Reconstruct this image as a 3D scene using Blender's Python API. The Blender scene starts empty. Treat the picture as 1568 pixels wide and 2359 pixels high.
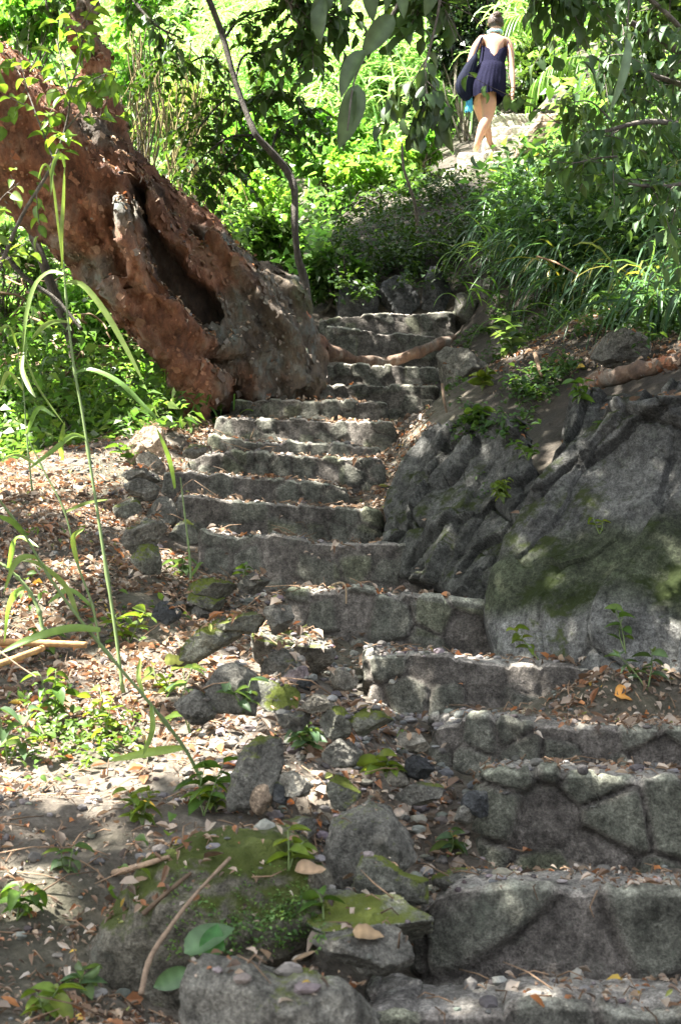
import bpy, math, random
import numpy as np
from mathutils import Vector
from mathutils.bvhtree import BVHTree

# ------------------------------------------------------------------ camera
S = bpy.context.scene
COL = S.collection
F, CX, CY, HOR = 3512.0, 784.0, 1179.0, 1650.0       # measured on the photograph
PITCH = math.atan((HOR - CY) / F)
cam_d = bpy.data.cameras.new("camera"); cam = bpy.data.objects.new("camera", cam_d); COL.objects.link(cam)
cam.location = (0, 0, 0); cam.rotation_euler = (math.pi / 2 + PITCH, 0, 0)
cam_d.sensor_fit = 'VERTICAL'; cam_d.sensor_height = 23.5; cam_d.lens = F / 2358 * 23.5
cam_d.clip_start = .05; cam_d.clip_end = 600
cam_d.dof.use_dof = True; cam_d.dof.focus_distance = 7.6; cam_d.dof.aperture_fstop = 6.3
S.camera = cam
# ------------------------------------------------------------------ light
SUN = np.array([-.50, -.14, .86]); SUN /= np.linalg.norm(SUN)
w = bpy.data.worlds.new("World"); S.world = w; w.use_nodes = True
nt = w.node_tree; bg = nt.nodes['Background']
sky = nt.nodes.new('ShaderNodeTexSky'); sky.sky_type = 'NISHITA'; sky.sun_disc = False
sky.sun_elevation = math.asin(SUN[2]); sky.sun_rotation = math.atan2(SUN[0], SUN[1])
sky.dust_density = 2.5; sky.air_density = 1.0
hs = nt.nodes.new('ShaderNodeHueSaturation'); hs.inputs['Saturation'].default_value = .32      # thin bright haze
nt.links.new(sky.outputs[0], hs.inputs['Color']); nt.links.new(hs.outputs[0], bg.inputs[0]); bg.inputs[1].default_value = .065
sl = bpy.data.lights.new("sun", 'SUN'); sl.energy = 5.0; sl.angle = math.radians(.5); sl.color = (1, .95, .86)
so = bpy.data.objects.new("sun", sl); COL.objects.link(so)
so.rotation_euler = Vector(SUN).to_track_quat('Z', 'Y').to_euler(); so.location = (-5, 0, 12)
S.view_settings.view_transform = 'Standard'; S.view_settings.look = 'None'
S.view_settings.gamma = 1; S.view_settings.exposure = 3.1
S.cycles.use_denoising = True
S.cycles.max_bounces = 7; S.cycles.diffuse_bounces = 4; S.cycles.transmission_bounces = 5; S.cycles.glossy_bounces = 2
S.cycles.sample_clamp_indirect = 6

# ------------------------------------------------------------------ maths helpers
cp, sp = math.cos(PITCH), math.sin(PITCH)
def P(u, v, d):
    """world point seen at photo pixel (u, v) (1568-wide scale), d metres ahead"""
    u, v, d = np.broadcast_arrays(np.asarray(u, float), np.asarray(v, float), np.asarray(d, float))
    xr = (u - CX) / F; yr = -(v - CY) / F
    Y = cp - yr * sp; Z = sp + yr * cp
    k = d / Y
    return np.stack([xr * k, d + 0 * k, Z * k], -1)
def PJ(p):
    p = np.asarray(p, float); f = p[..., 1] * cp + p[..., 2] * sp; up = -p[..., 1] * sp + p[..., 2] * cp
    f = np.maximum(f, 1e-3)
    return CX + F * p[..., 0] / f, CY - F * up / f
def unit(a):
    a = np.asarray(a, float); return a / np.maximum(np.linalg.norm(a, axis=-1, keepdims=True), 1e-9)
def _h(i, j, k, s):
    n = (i * 374761393 + j * 668265263 + k * 2147483647 + s * 1274126177) & 0xffffffff
    n = ((n ^ (n >> 13)) * 1274126177) & 0xffffffff
    n = ((n ^ (n >> 16)) * 2246822519) & 0xffffffff
    return ((n ^ (n >> 15)) & 0xffffff) / 16777215.0
def vn(p, s=0):
    """value noise -1..1"""
    p = np.asarray(p, float); i = np.floor(p).astype(np.int64); f = p - i; f = f * f * (3 - 2 * f)
    r = 0
    for a in (0, 1):
        for b in (0, 1):
            for c in (0, 1):
                wgt = (f[..., 0] if a else 1 - f[..., 0]) * (f[..., 1] if b else 1 - f[..., 1]) * (f[..., 2] if c else 1 - f[..., 2])
                r = r + wgt * _h(i[..., 0] + a, i[..., 1] + b, i[..., 2] + c, s)
    return r * 2 - 1
def fbm(p, o=4, s=0, g=.5):
    p = np.asarray(p, float); r = 0; a = 1; t = 0
    for k in range(o):
        r = r + a * vn(p * 2.03 ** k + k * 7.3, s + k); t += a; a *= g
    return r / t
def vor(p, s=0, tilt=False):
    """2-D voronoi: (F1, F2-F1, cell random)"""
    p = np.asarray(p, float); i = np.floor(p).astype(np.int64)
    f1 = np.full(p.shape[:-1], 9.); f2 = f1.copy(); cid = f1.copy(); tl = f1.copy()
    for a in (-1, 0, 1):
        for b in (-1, 0, 1):
            ci, cj = i[..., 0] + a, i[..., 1] + b; z = np.zeros_like(ci)
            x = ci + .5 + .75 * (_h(ci, cj, z, s) - .5); y = cj + .5 + .75 * (_h(ci, cj, z, s + 9) - .5)
            d = np.hypot(p[..., 0] - x, p[..., 1] - y)
            nr = d < f1
            f2 = np.where(nr, f1, np.minimum(f2, d)); cid = np.where(nr, _h(ci, cj, z, s + 5), cid); tl = np.where(nr, (_h(ci, cj, z, s + 17) - .5) * (p[..., 0] - x) * 2 + (_h(ci, cj, z, s + 23) - .5) * (p[..., 1] - y) * 2, tl); f1 = np.where(nr, d, f1)
    return (f1, f2 - f1, cid, tl) if tilt else (f1, f2 - f1, cid)
def ss(a, b, x):
    t = np.clip((x - a) / (b - a), 0, 1); return t * t * (3 - 2 * t)
def rng(s): return np.random.default_rng(s)

# ------------------------------------------------------------------ mesh helpers
class MB:
    def __init__(s): s.v = []; s.f = []; s.c = []; s.n = 0
    def add(s, v, faces, col=(1, 1, 1)):
        v = np.asarray(v, float).reshape(-1, 3); col = np.asarray(col, float)
        if col.ndim == 1: col = np.tile(col[:3], (len(v), 1))
        s.v.append(v); s.c.append(col.reshape(-1, 3))
        if not isinstance(faces, list): faces = [faces]
        for f in faces:
            if len(f): s.f.append(np.asarray(f, np.int64) + s.n)
        s.n += len(v); return s
    def arrays(s): return np.concatenate(s.v), s.f, np.concatenate(s.c)
    def build(s, name, mat, parent=None, smooth=True, loc=None, mesh_only=False):
        v, fs, c = s.arrays()
        me = bpy.data.meshes.new(name)
        off = np.zeros(3)
        if parent is not None and loc is None: off = np.array(WL(parent))
        elif loc is not None: off = np.array(loc, float) if parent is None else np.array(WL(parent))
        v = v - off
        li = np.concatenate([f.reshape(-1) for f in fs]); tot = np.concatenate([np.full(len(f), f.shape[1]) for f in fs])
        me.vertices.add(len(v)); me.loops.add(len(li)); me.polygons.add(len(tot))
        me.vertices.foreach_set('co', v.astype(np.float32).ravel())
        me.loops.foreach_set('vertex_index', li.astype(np.int32))
        st = np.zeros(len(tot), np.int32); st[1:] = np.cumsum(tot)[:-1]
        me.polygons.foreach_set('loop_start', st)
        me.polygons.foreach_set('use_smooth', np.full(len(tot), bool(smooth)))
        me.update(calc_edges=True)
        a = me.color_attributes.new('col', 'FLOAT_COLOR', 'POINT')
        a.data.foreach_set('color', np.concatenate([c, np.ones((len(c), 1))], 1).astype(np.float32).ravel())
        if mat: me.materials.append(mat)
        o = bpy.data.objects.new(name, me); COL.objects.link(o)
        if parent is not None: o.parent = parent; OFF[o.name] = tuple(off)
        else: o.location = off; OFF[o.name] = tuple(off)
        return o
OFF = {}
def WL(o): return OFF.get(o.name, (0, 0, 0))
def empty(name, loc):
    o = bpy.data.objects.new(name, None); COL.objects.link(o); o.location = [float(x) for x in loc]; o.empty_display_size = .1
    OFF[o.name] = tuple(float(x) for x in loc); return o
def tag(o, label=None, cat=None, group=None, kind=None):
    if label: o['label'] = label
    if cat: o['category'] = cat
    if group: o['group'] = group
    if kind: o['kind'] = kind
    return o
def grid_faces(nr, nc, wrap=False):
    i = np.arange(nr - 1)[:, None]; j = np.arange(nc if wrap else nc - 1)[None, :]
    a = i * nc + j; b = i * nc + (j + 1) % nc
    return np.stack([a, b, b + nc, a + nc], -1).reshape(-1, 4)
def smooth_path(pts, n):
    """catmull-rom resample of rows (any dims)"""
    pts = np.asarray(pts, float)
    if len(pts) == 2: return pts[0] + (pts[1] - pts[0]) * np.linspace(0, 1, n)[:, None]
    q = np.vstack([2 * pts[0] - pts[1], pts, 2 * pts[-1] - pts[-2]])
    t = np.linspace(0, len(pts) - 1 - 1e-6, n); i = t.astype(int); f = (t - i)[:, None]
    a, b, c, d = q[i], q[i + 1], q[i + 2], q[i + 3]
    return .5 * ((2 * b) + (-a + c) * f + (2 * a - 5 * b + 4 * c - d) * f ** 2 + (-a + 3 * b - 3 * c + d) * f ** 3)
def tube(mb, pts, rad, sides=6, col=(1, 1, 1), bump=0, seed=0):
    pts = np.asarray(pts, float); n = len(pts); rad = np.broadcast_to(np.asarray(rad, float), (n,))
    t = unit(np.gradient(pts, axis=0)); ref = np.array([.13, .97, .2]) if abs(unit(pts[-1] - pts[0])[1]) < .8 else np.array([1, .1, .1])
    a = unit(np.cross(t, ref)); b = np.cross(t, a)
    th = np.arange(sides) / sides * 2 * np.pi
    ring = a[:, None] * np.cos(th)[None, :, None] + b[:, None] * np.sin(th)[None, :, None]
    v = pts[:, None] + ring * rad[:, None, None]
    if bump: v = v + ring * (fbm(v * 9, 3, seed) * bump)[..., None]
    mb.add(v, [grid_faces(n, sides, True), np.array([list(range(sides))[::-1]]), np.array([[(n - 1) * sides + k for k in range(sides)]])], col)
def ico(sub):
    t = (1 + 5 ** .5) / 2
    v = unit(np.array([[-1, t, 0], [1, t, 0], [-1, -t, 0], [1, -t, 0], [0, -1, t], [0, 1, t], [0, -1, -t], [0, 1, -t], [t, 0, -1], [t, 0, 1], [-t, 0, -1], [-t, 0, 1]]))
    f = np.array([[0, 11, 5], [0, 5, 1], [0, 1, 7], [0, 7, 10], [0, 10, 11], [1, 5, 9], [5, 11, 4], [11, 10, 2], [10, 7, 6], [7, 1, 8], [3, 9, 4], [3, 4, 2], [3, 2, 6], [3, 6, 8], [3, 8, 9], [4, 9, 5], [2, 4, 11], [6, 2, 10], [8, 6, 7], [9, 8, 1]])
    for _ in range(sub):
        e = np.sort(np.concatenate([f[:, [0, 1]], f[:, [1, 2]], f[:, [2, 0]]]), 1)
        ue, inv = np.unique(e, axis=0, return_inverse=True); inv = inv.reshape(-1)
        m = len(v) + inv; v = np.vstack([v, unit(v[ue[:, 0]] + v[ue[:, 1]])]); k = len(f)
        ab, bc, ca = m[:k], m[k:2 * k], m[2 * k:]
        f = np.vstack([np.stack([f[:, 0], ab, ca], 1), np.stack([f[:, 1], bc, ab], 1), np.stack([f[:, 2], ca, bc], 1), np.stack([ab, bc, ca], 1)])
    return v, f
ICO = {k: ico(k) for k in (1, 2, 3, 4, 5)}

# ------------------------------------------------------------------ materials
def N(nt, t, **k):
    n = nt.nodes.new('ShaderNode' + t)
    for a, b in k.items():
        if a.startswith('i_'): n.inputs[int(a[2:]) if a[2:].isdigit() else a[2:]].default_value = b
        else: setattr(n, a, b)
    return n
def newmat(name):
    m = bpy.data.materials.new(name); m.use_nodes = True; t = m.node_tree; return m, t, t.nodes['Principled BSDF']
def noise(t, scale, det=4, rough=.6, vec=None, stretch=None):
    n = N(t, 'TexNoise'); n.inputs['Scale'].default_value = scale; n.inputs['Detail'].default_value = det; n.inputs['Roughness'].default_value = rough
    if vec is not None:
        if stretch:
            mp = N(t, 'Mapping'); mp.inputs['Scale'].default_value = stretch; t.links.new(vec, mp.inputs[0]); vec = mp.outputs[0]
        t.links.new(vec, n.inputs['Vector'])
    return n.outputs['Fac']
def ramp(t, fac, stops):
    r = N(t, 'ValToRGB'); e = r.color_ramp.elements
    while len(e) < len(stops): e.new(.5)
    for k, (p, c) in enumerate(stops):
        e[k].position = p; e[k].color = (*c, 1) if len(c) == 3 else c
    t.links.new(fac, r.inputs[0]); return r.outputs[0]
def mix(t, a, b, fac, mode='MIX'):
    m = N(t, 'Mix', data_type='RGBA', blend_type=mode)
    for s, x in ((6, a), (7, b), (0, fac)):
        if hasattr(x, 'links'): t.links.new(x, m.inputs[s])
        elif isinstance(x, tuple): m.inputs[s].default_value = (*x[:3], 1)
        else: m.inputs[s].default_value = x
    return m.outputs[2]
def mul(t, a, b, op='MULTIPLY'):
    m = N(t, 'Math', operation=op)
    for s, x in ((0, a), (1, b)):
        if hasattr(x, 'links'): t.links.new(x, m.inputs[s])
        else: m.inputs[s].default_value = x
    return m.outputs[0]
def g(x): return (x, x, x)
def bump(t, b, h, strength, dist):
    n = N(t, 'Bump'); n.inputs['Strength'].default_value = strength; n.inputs['Distance'].default_value = dist
    t.links.new(h, n.inputs['Height']); t.links.new(n.outputs[0], b.inputs['Normal'])
def stone_mat(name, dark, light, moss=.0, lichen=.3, streak=False, rough=.9, mosscol=(.10, .14, .02), bs=.6):
    m, t, b = newmat(name); geo = N(t, 'NewGeometry'); pos = geo.outputs['Position']
    big = noise(t, 4.5, 6, .65, pos); fine = noise(t, 55, 6, .75, pos); med = noise(t, 17, 5, .7, pos)
    c = ramp(t, big, [(.3, dark), (.68, light)])
    c = mix(t, c, ramp(t, med, [(.32, g(.45)), (.68, g(1.45))]), 1.0, 'MULTIPLY')
    c = mix(t, c, ramp(t, fine, [(.32, g(.4)), (.5, g(1)), (.68, g(1.6))]), .85, 'MULTIPLY')
    grit = noise(t, 150, 3, .8, pos); c = mix(t, c, ramp(t, grit, [(.36, g(.45)), (.5, g(1)), (.66, g(1.6))]), .7, 'MULTIPLY')
    if streak:
        st = noise(t, 1.0, 5, .65, pos, (38, 38, 2.6))
        c = mix(t, c, ramp(t, st, [(.35, g(.5)), (.6, g(1.15))]), .4, 'MULTIPLY')
    if lichen:
        l = noise(t, 13, 7, .75, pos)
        c = mix(t, c, (.30, .32, .27), mul(t, ramp(t, l, [(.56, g(0)), (.68, g(1))]), lichen))
    if moss:
        sx = N(t, 'SeparateXYZ'); t.links.new(geo.outputs['Normal'], sx.inputs[0])
        up = N(t, 'MapRange'); up.inputs[1].default_value = -.6; up.inputs[2].default_value = .9; t.links.new(sx.outputs[2], up.inputs[0])
        mn = noise(t, 3.3, 7, .7, pos)
        k = ramp(t, mul(t, mn, mul(t, up.outputs[0], .22), 'ADD'), [(.80 - .34 * moss, g(0)), (.88 - .34 * moss, g(1))])
        mc = mix(t, mosscol, (mosscol[0] * 2.3, mosscol[1] * 1.9, mosscol[2] * 2), noise(t, 30, 4, .6, pos))
        c = mix(t, c, mc, mul(t, k, .92))
    at = N(t, 'Attribute', attribute_name='col'); c = mix(t, c, at.outputs['Color'], 1.0, 'MULTIPLY')
    t.links.new(c, b.inputs['Base Color']); b.inputs['Roughness'].default_value = rough; b.inputs['Specular IOR Level'].default_value = .25
    bump(t, b, mul(t, mul(t, mul(t, med, .7), mul(t, fine, .8), 'ADD'), mul(t, grit, .3), 'ADD'), min(1, bs * 1.5), .035)
    return m
def leaf_mat(name, trans=.45, rough=.45, spec=.4, tint=(1.35, 1.25, .5), tr_mul=1.0, vein=True):
    m, t, b = newmat(name); at = N(t, 'Attribute', attribute_name='col').outputs['Color']
    pos = N(t, 'NewGeometry').outputs['Position']
    c = mix(t, at, ramp(t, noise(t, 26, 3, .6, pos), [(.3, g(.72)), (.7, g(1.25))]), .8, 'MULTIPLY')
    t.links.new(c, b.inputs['Base Color']); b.inputs['Roughness'].default_value = rough; b.inputs['Specular IOR Level'].default_value = spec
    tb = N(t, 'BsdfTranslucent'); t.links.new(mix(t, c, tuple(x * tr_mul for x in tint), 1.0, 'MULTIPLY'), tb.inputs[0])
    ms = N(t, 'MixShader', i_0=trans); t.links.new(b.outputs[0], ms.inputs[1]); t.links.new(tb.outputs[0], ms.inputs[2])
    t.links.new(ms.outputs[0], t.nodes['Material Output'].inputs[0]); return m
def bark_mat(name, c0, c1, c2, sc=1.0):
    m, t, b = newmat(name); pos = N(t, 'NewGeometry').outputs['Position']
    n1 = noise(t, 7 * sc, 6, .7, pos, (1, 1, .45)); n2 = noise(t, 30 * sc, 6, .75, pos, (1, 1, .5))
    c = ramp(t, n1, [(.3, c0), (.5, c1), (.68, c2)])
    c = mix(t, c, ramp(t, n2, [(.3, g(.45)), (.7, g(1.4))]), .85, 'MULTIPLY')
    c = mix(t, c, N(t, 'Attribute', attribute_name='col').outputs['Color'], 1.0, 'MULTIPLY')
    t.links.new(c, b.inputs['Base Color']); b.inputs['Roughness'].default_value = .8
    bump(t, b, mul(t, n2, n1, 'ADD'), .8, .03); return m
def plain_mat(name, col, rough=.8, var=.25, sc=30, use_col=True, bs=.3, bd=.01, spec=.3):
    m, t, b = newmat(name); pos = N(t, 'NewGeometry').outputs['Position']; n1 = noise(t, sc, 5, .65, pos)
    c = mix(t, col, ramp(t, n1, [(.3, g(1 - var)), (.7, g(1 + var))]), 1.0, 'MULTIPLY')
    if use_col: c = mix(t, c, N(t, 'Attribute', attribute_name='col').outputs['Color'], 1.0, 'MULTIPLY')
    t.links.new(c, b.inputs['Base Color']); b.inputs['Roughness'].default_value = rough; b.inputs['Specular IOR Level'].default_value = spec
    if bs: bump(t, b, n1, bs, bd)
    return m
M = {}
M['step'] = stone_mat('step_stone', (.085, .079, .071), (.235, .22, .198), moss=0, lichen=.25, streak=True)
M['rock'] = stone_mat('grey_rock', (.12, .115, .10), (.27, .26, .225), moss=.18, lichen=.35)
M['mossy'] = stone_mat('mossy_rock', (.13, .13, .11), (.27, .27, .22), moss=.62, lichen=.3)
M['face'] = stone_mat('cliff_rock', (.065, .065, .062), (.20, .20, .188), moss=.36, lichen=.5, mosscol=(.03, .045, .010), bs=.9)
M['slab'] = stone_mat('slab_rock', (.12, .11, .085), (.25, .23, .18), moss=.6, lichen=.4, mosscol=(.05, .075, .012))
M['pale'] = stone_mat('pale_rock', (.24, .22, .18), (.45, .42, .35), moss=.1, lichen=.2)
M['tan'] = stone_mat('tan_rock', (.26, .19, .13), (.48, .37, .27), moss=0, lichen=.15)
M['pink'] = stone_mat('pink_stone', (.28, .22, .22), (.42, .35, .35), moss=0, lichen=.1)
M['dkgreen'] = stone_mat('dark_stone', (.035, .037, .038), (.10, .105, .108), moss=.1, lichen=.1)
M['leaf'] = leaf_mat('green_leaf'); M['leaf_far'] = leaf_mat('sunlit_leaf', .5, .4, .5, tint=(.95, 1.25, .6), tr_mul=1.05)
M['leaf_dark'] = leaf_mat('dark_leaf', .3, .42, .45)
M['grass'] = leaf_mat('grass_blade', .45, .4, .4, tint=(1.3, 1.3, .6))
M['litter'] = leaf_mat('dry_leaf', .18, .55, .35, tint=(1.4, 1.0, .7))
M['bark'] = bark_mat('red_bark', (.08, .035, .025), (.24, .095, .05), (.33, .20, .14))
M['wood'] = bark_mat('grey_bark', (.06, .05, .04), (.14, .12, .10), (.24, .22, .19), 1.6)
M['stem'] = plain_mat('green_stem', (1, 1, 1), .5, .15, 40, bs=0)
M['twig'] = plain_mat('dry_twig', (.22, .165, .12), .8, .35, 60)
# ------------------------------------------------------------------ terrain
# front edges of the steps: (u, v, distance) from left corner to right end
STEP = [
 [(820, 2345, 3.25), (1000, 2330, 3.3), (1300, 2325, 3.3), (1900, 2330, 3.3)],
 [(972, 2085, 3.75), (1090, 2052, 3.7), (1568, 2062, 3.7), (1900, 2062, 3.7)],
 [(1120, 1785, 4.25), (1200, 1775, 4.2), (1568, 1800, 4.2), (1900, 1810, 4.2)],
 [(995, 1662, 4.8), (1200, 1668, 4.7), (1568, 1682, 4.7), (1850, 1690, 4.7)],
 [(845, 1500, 5.35), (1000, 1515, 5.3), (1200, 1525, 5.3), (1410, 1535, 5.3)],
 [(660, 1350, 6.0), (800, 1362, 5.9), (1000, 1380, 5.9), (1190, 1412, 5.9)],
 [(455, 1222, 6.6), (700, 1240, 6.5), (900, 1252, 6.5), (1072, 1264, 6.5)],
 [(410, 1138, 7.2), (520, 1146, 7.1), (700, 1165, 7.1), (880, 1182, 7.1)],
 [(372, 1083, 7.7), (500, 1090, 7.6), (640, 1100, 7.6), (800, 1122, 7.6)],
 [(425, 1045, 8.2), (600, 1046, 8.1), (760, 1052, 8.1), (880, 1060, 8.1)],
 [(480, 1003, 8.7), (600, 1012, 8.6), (760, 1022, 8.6), (870, 1030, 8.6)],
 [(495, 957, 9.2), (650, 965, 9.1), (780, 970, 9.1), (910, 975, 9.1)],
 [(530, 922, 9.7), (650, 924, 9.6), (780, 925, 9.6), (890, 926, 9.6)],
 [(605, 887, 10.2), (700, 886, 10.1), (860, 888, 10.1), (1010, 892, 10.1)],
 [(745, 842, 10.8), (830, 840, 10.7), (900, 842, 10.7), (1015, 846, 10.7)],
 [(750, 752, 11.5), (830, 758, 11.4), (900, 768, 11.4), (1010, 772, 11.4)],
 [(735, 733, 12.1), (830, 724, 12.0), (900, 722, 12.0), (1050, 718, 12.0)],
]
UPPER = [
 [(1020, 392, 15.8), (1080, 378, 15.7), (1130, 374, 15.7), (1215, 372, 15.7)],
 [(1052, 354, 16.3), (1100, 351, 16.2), (1170, 348, 16.2), (1250, 346, 16.2)],
 [(1112, 322, 16.9), (1150, 318, 16.8), (1200, 316, 16.8), (1260, 316, 16.8)],
 [(1120, 293, 17.3), (1160, 292, 17.25), (1200, 290, 17.25), (1260, 288, 17.25)],
 [(1125, 268, 17.8), (1160, 264, 17.75), (1200, 262, 17.7), (1270, 258, 17.7)],
]
ctrl = []
def c3(u, v, d, dz=0): q = P(u, v, d); ctrl.append((q[0], q[1], q[2] + dz))
for k, s in enumerate(STEP):
    for (u, v, d) in (s[0], s[2], s[3]):
        q = P(u, v, d); ctrl.append((q[0] + (.12 if u == s[0][0] else 0), d + .25, q[2] - .09))
    q = P(*s[0]); ctrl.append((q[0] - .12, q[1] + .05, q[2] - (.13 if k > 2 else .16)))
for s in UPPER:
    for (u, v, d) in (s[0], s[3]): q = P(u, v, d); ctrl.append((q[0], d + .25, q[2] - .1))
for a in [(0, 2358, 3.0), (400, 2358, 2.95), (0, 2000, 3.75), (450, 1960, 3.85), (0, 1720, 4.6), (420, 1700, 4.7), (700, 1800, 4.3), (850, 1650, 4.9),
          (0, 1450, 5.6), (400, 1450, 5.7), (600, 1500, 5.5), (200, 1300, 6.3), (0, 1130, 7.7), (250, 1060, 8.1), (400, 985, 8.9), (470, 945, 9.3), (180, 1180, 7.1),
          (1480, 1570, 5.0), (1560, 1540, 5.15), (1900, 1560, 4.9), (-500, 2358, 3.0), (-600, 1700, 4.8), (-500, 1200, 7.4),
          (0, 1085, 9.0), (-100, 1060, 11), (200, 1010, 11), (-400, 1100, 10), (350, 880, 11.5), (600, 760, 12.0),
          (1050, 1010, 7.9), (1200, 985, 7.9), (1340, 915, 7.9), (1568, 870, 7.3), (1900, 850, 7), (980, 1060, 7.9), (960, 1000, 8.7), (1000, 930, 9.3),
          (1100, 860, 9.3), (1300, 760, 9.3), (1568, 720, 8.7), (1900, 640, 8.7), (1120, 680, 12), (1300, 550, 12), (1568, 450, 11.5), (1900, 350, 11.5),
          (1300, 400, 15), (1568, 200, 15), (1900, 50, 15), (740, 715, 12.6), (900, 700, 12.6), (1050, 690, 12.4), (700, 645, 13.2), (860, 555, 14), (1000, 490, 14.6), (1090, 420, 15.3),
          (680, 560, 16), (500, 620, 14.5), (430, 760, 12.8), (560, 470, 19), (850, 430, 18), (600, 250, 27), (100, 300, 28), (-500, 300, 28), (300, 600, 17), (-200, 800, 14),
          (1100, 150, 24), (1400, 20, 24), (1150, 240, 19), (1300, 200, 18.5), (600, -150, 40), (1500, -250, 38), (-400, -100, 40)]:
    c3(*a)
for a in [(-12, 4, -.6), (-12, 10, .6), (-14, 20, 4), (9, 3, 2.2), (9, 8, 4.5), (12, 14, 8), (14, 24, 13), (0, -4, -2.6), (-8, -4, -2.6), (6, -4, -1.2), (3, 1.5, .1), (2.2, 3, .35), (0, 1.5, -1.0), (-3, 1.5, -1.1), (-30, 60, 30), (0, 60, 30), (30, 60, 34), (-30, 20, 6), (-30, 0, -3), (30, 0, 6), (30, 25, 18)]:
    ctrl.append(a)
ctrl = np.array(ctrl)
def _tps(r2): return np.where(r2 > 1e-12, .5 * r2 * np.log(r2 + 1e-12), 0)
_n = len(ctrl); _A = np.zeros((_n + 3, _n + 3)); _d2 = ((ctrl[:, None, :2] - ctrl[None, :, :2]) ** 2).sum(-1)
_A[:_n, :_n] = _tps(_d2) + np.eye(_n) * .02; _A[:_n, _n] = 1; _A[:_n, _n + 1:] = ctrl[:, :2]; _A[_n, :_n] = 1; _A[_n + 1:, :_n] = ctrl[:, :2].T
_w = np.linalg.solve(_A, np.concatenate([ctrl[:, 2], [0, 0, 0]]))
def tz(x, y):
    x, y = np.broadcast_arrays(np.asarray(x, float), np.asarray(y, float)); xf, yf = x.ravel(), y.ravel(); o = np.empty(len(xf))
    for k in range(0, len(xf), 20000):
        X, Y = xf[k:k + 20000], yf[k:k + 20000]
        o[k:k + 20000] = _tps((X[:, None] - ctrl[:, 0]) ** 2 + (Y[:, None] - ctrl[:, 1]) ** 2) @ _w[:_n] + _w[_n] + X * _w[_n + 1] + Y * _w[_n + 2]
    return o.reshape(x.shape)
def seg(a, b, s): return np.arange(a, b, s)
gx = np.concatenate([np.linspace(-70, -8, 16)[:-1], seg(-8, -3.2, .16), seg(-3.2, 3.4, .035), seg(3.4, 8, .16), np.linspace(8, 70, 16)])
gy = np.concatenate([np.linspace(-12, 1.6, 10)[:-1], seg(1.6, 9.6, .035), seg(9.6, 17, .06), seg(17, 40, .4), np.linspace(40, 110, 14)])
GX, GY = np.meshgrid(gx, gy); GZ = tz(GX, GY)
GZ = np.clip(GZ, -6, 45)
_p = np.stack([GX, GY, GZ], -1)
GZ = GZ + fbm(_p * 1.7, 5, 3) * .07 + fbm(_p * np.array([1, 1, .3]) * 9, 4, 5) * .028 * ss(13, 9, GY)
# the cut under the little terrace on the left
_u, _v = PJ(np.stack([GX, GY, GZ], -1))
def hz(x, y):
    x = np.asarray(x, float); y = np.asarray(y, float)
    i = np.clip(np.searchsorted(gx, x) - 1, 0, len(gx) - 2); j = np.clip(np.searchsorted(gy, y) - 1, 0, len(gy) - 2)
    fx = np.clip((x - gx[i]) / (gx[i + 1] - gx[i]), 0, 1); fy = np.clip((y - gy[j]) / (gy[j + 1] - gy[j]), 0, 1)
    return (GZ[j, i] * (1 - fx) + GZ[j, i + 1] * fx) * (1 - fy) + (GZ[j + 1, i] * (1 - fx) + GZ[j + 1, i + 1] * fx) * fy
humus = np.clip(ss(11.6, 12.6, GY) * ss(-1.0, 0, GX) + ss(6.2, 7.4, GY) * ss(.55, .9, GX) + ss(8.9, 9.6, GY) * ss(-.7, -1.2, GX), 0, 1)
humus *= ss(-.55, 0, fbm(np.stack([GX, GY, GZ], -1) * 1.5, 3, 91))
humus = np.maximum(humus, 1.12 * ss(12.2, 12.9, GY) * ss(16.4, 15.6, GY) * ss(-1.3, -.6, GX) * ss(2.4, 1.8, GX))
mb = MB(); mb.add(np.stack([GX, GY, GZ], -1), grid_faces(len(gy), len(gx)), (1 - humus.ravel()[:, None] * np.array([.72, .74, .76])))
m, t, b = newmat('forest_soil'); pos = N(t, 'NewGeometry').outputs['Position']
n1 = noise(t, 5, 8, .7, pos); n2 = noise(t, 45, 6, .75, pos); n3 = noise(t, 1.1, 4, .6, pos)
c = ramp(t, n1, [(.3, (.07, .055, .042)), (.55, (.20, .17, .135)), (.72, (.36, .32, .27))])
c = mix(t, c, ramp(t, n2, [(.3, g(.45)), (.7, g(1.5))]), .9, 'MULTIPLY')
c = mix(t, c, (.035, .06, .015), ramp(t, n3, [(.5, g(0)), (.62, g(.3))]))
c = mix(t, c, N(t, 'Attribute', attribute_name='col').outputs['Color'], 1.0, 'MULTIPLY')
t.links.new(c, b.inputs['Base Color']); b.inputs['Roughness'].default_value = .95; bump(t, b, mul(t, n1, n2, 'ADD'), .9, .04)
M['soil'] = m
ground = tag(mb.build('ground', m), kind='structure')
SOLID = [mb]
def ray_ground(u, v, d0=2.2, d1=45):
    u = np.atleast_1d(np.asarray(u, float)); v = np.atleast_1d(np.asarray(v, float)); res = np.full(u.shape, d1); done = np.zeros(u.shape, bool)
    d = d0
    while d < d1:
        q = P(u, v, d); hit = (q[..., 2] < hz(q[..., 0], q[..., 1])) & ~done; res[hit] = d; done |= hit; d *= 1.006
    return res

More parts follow.
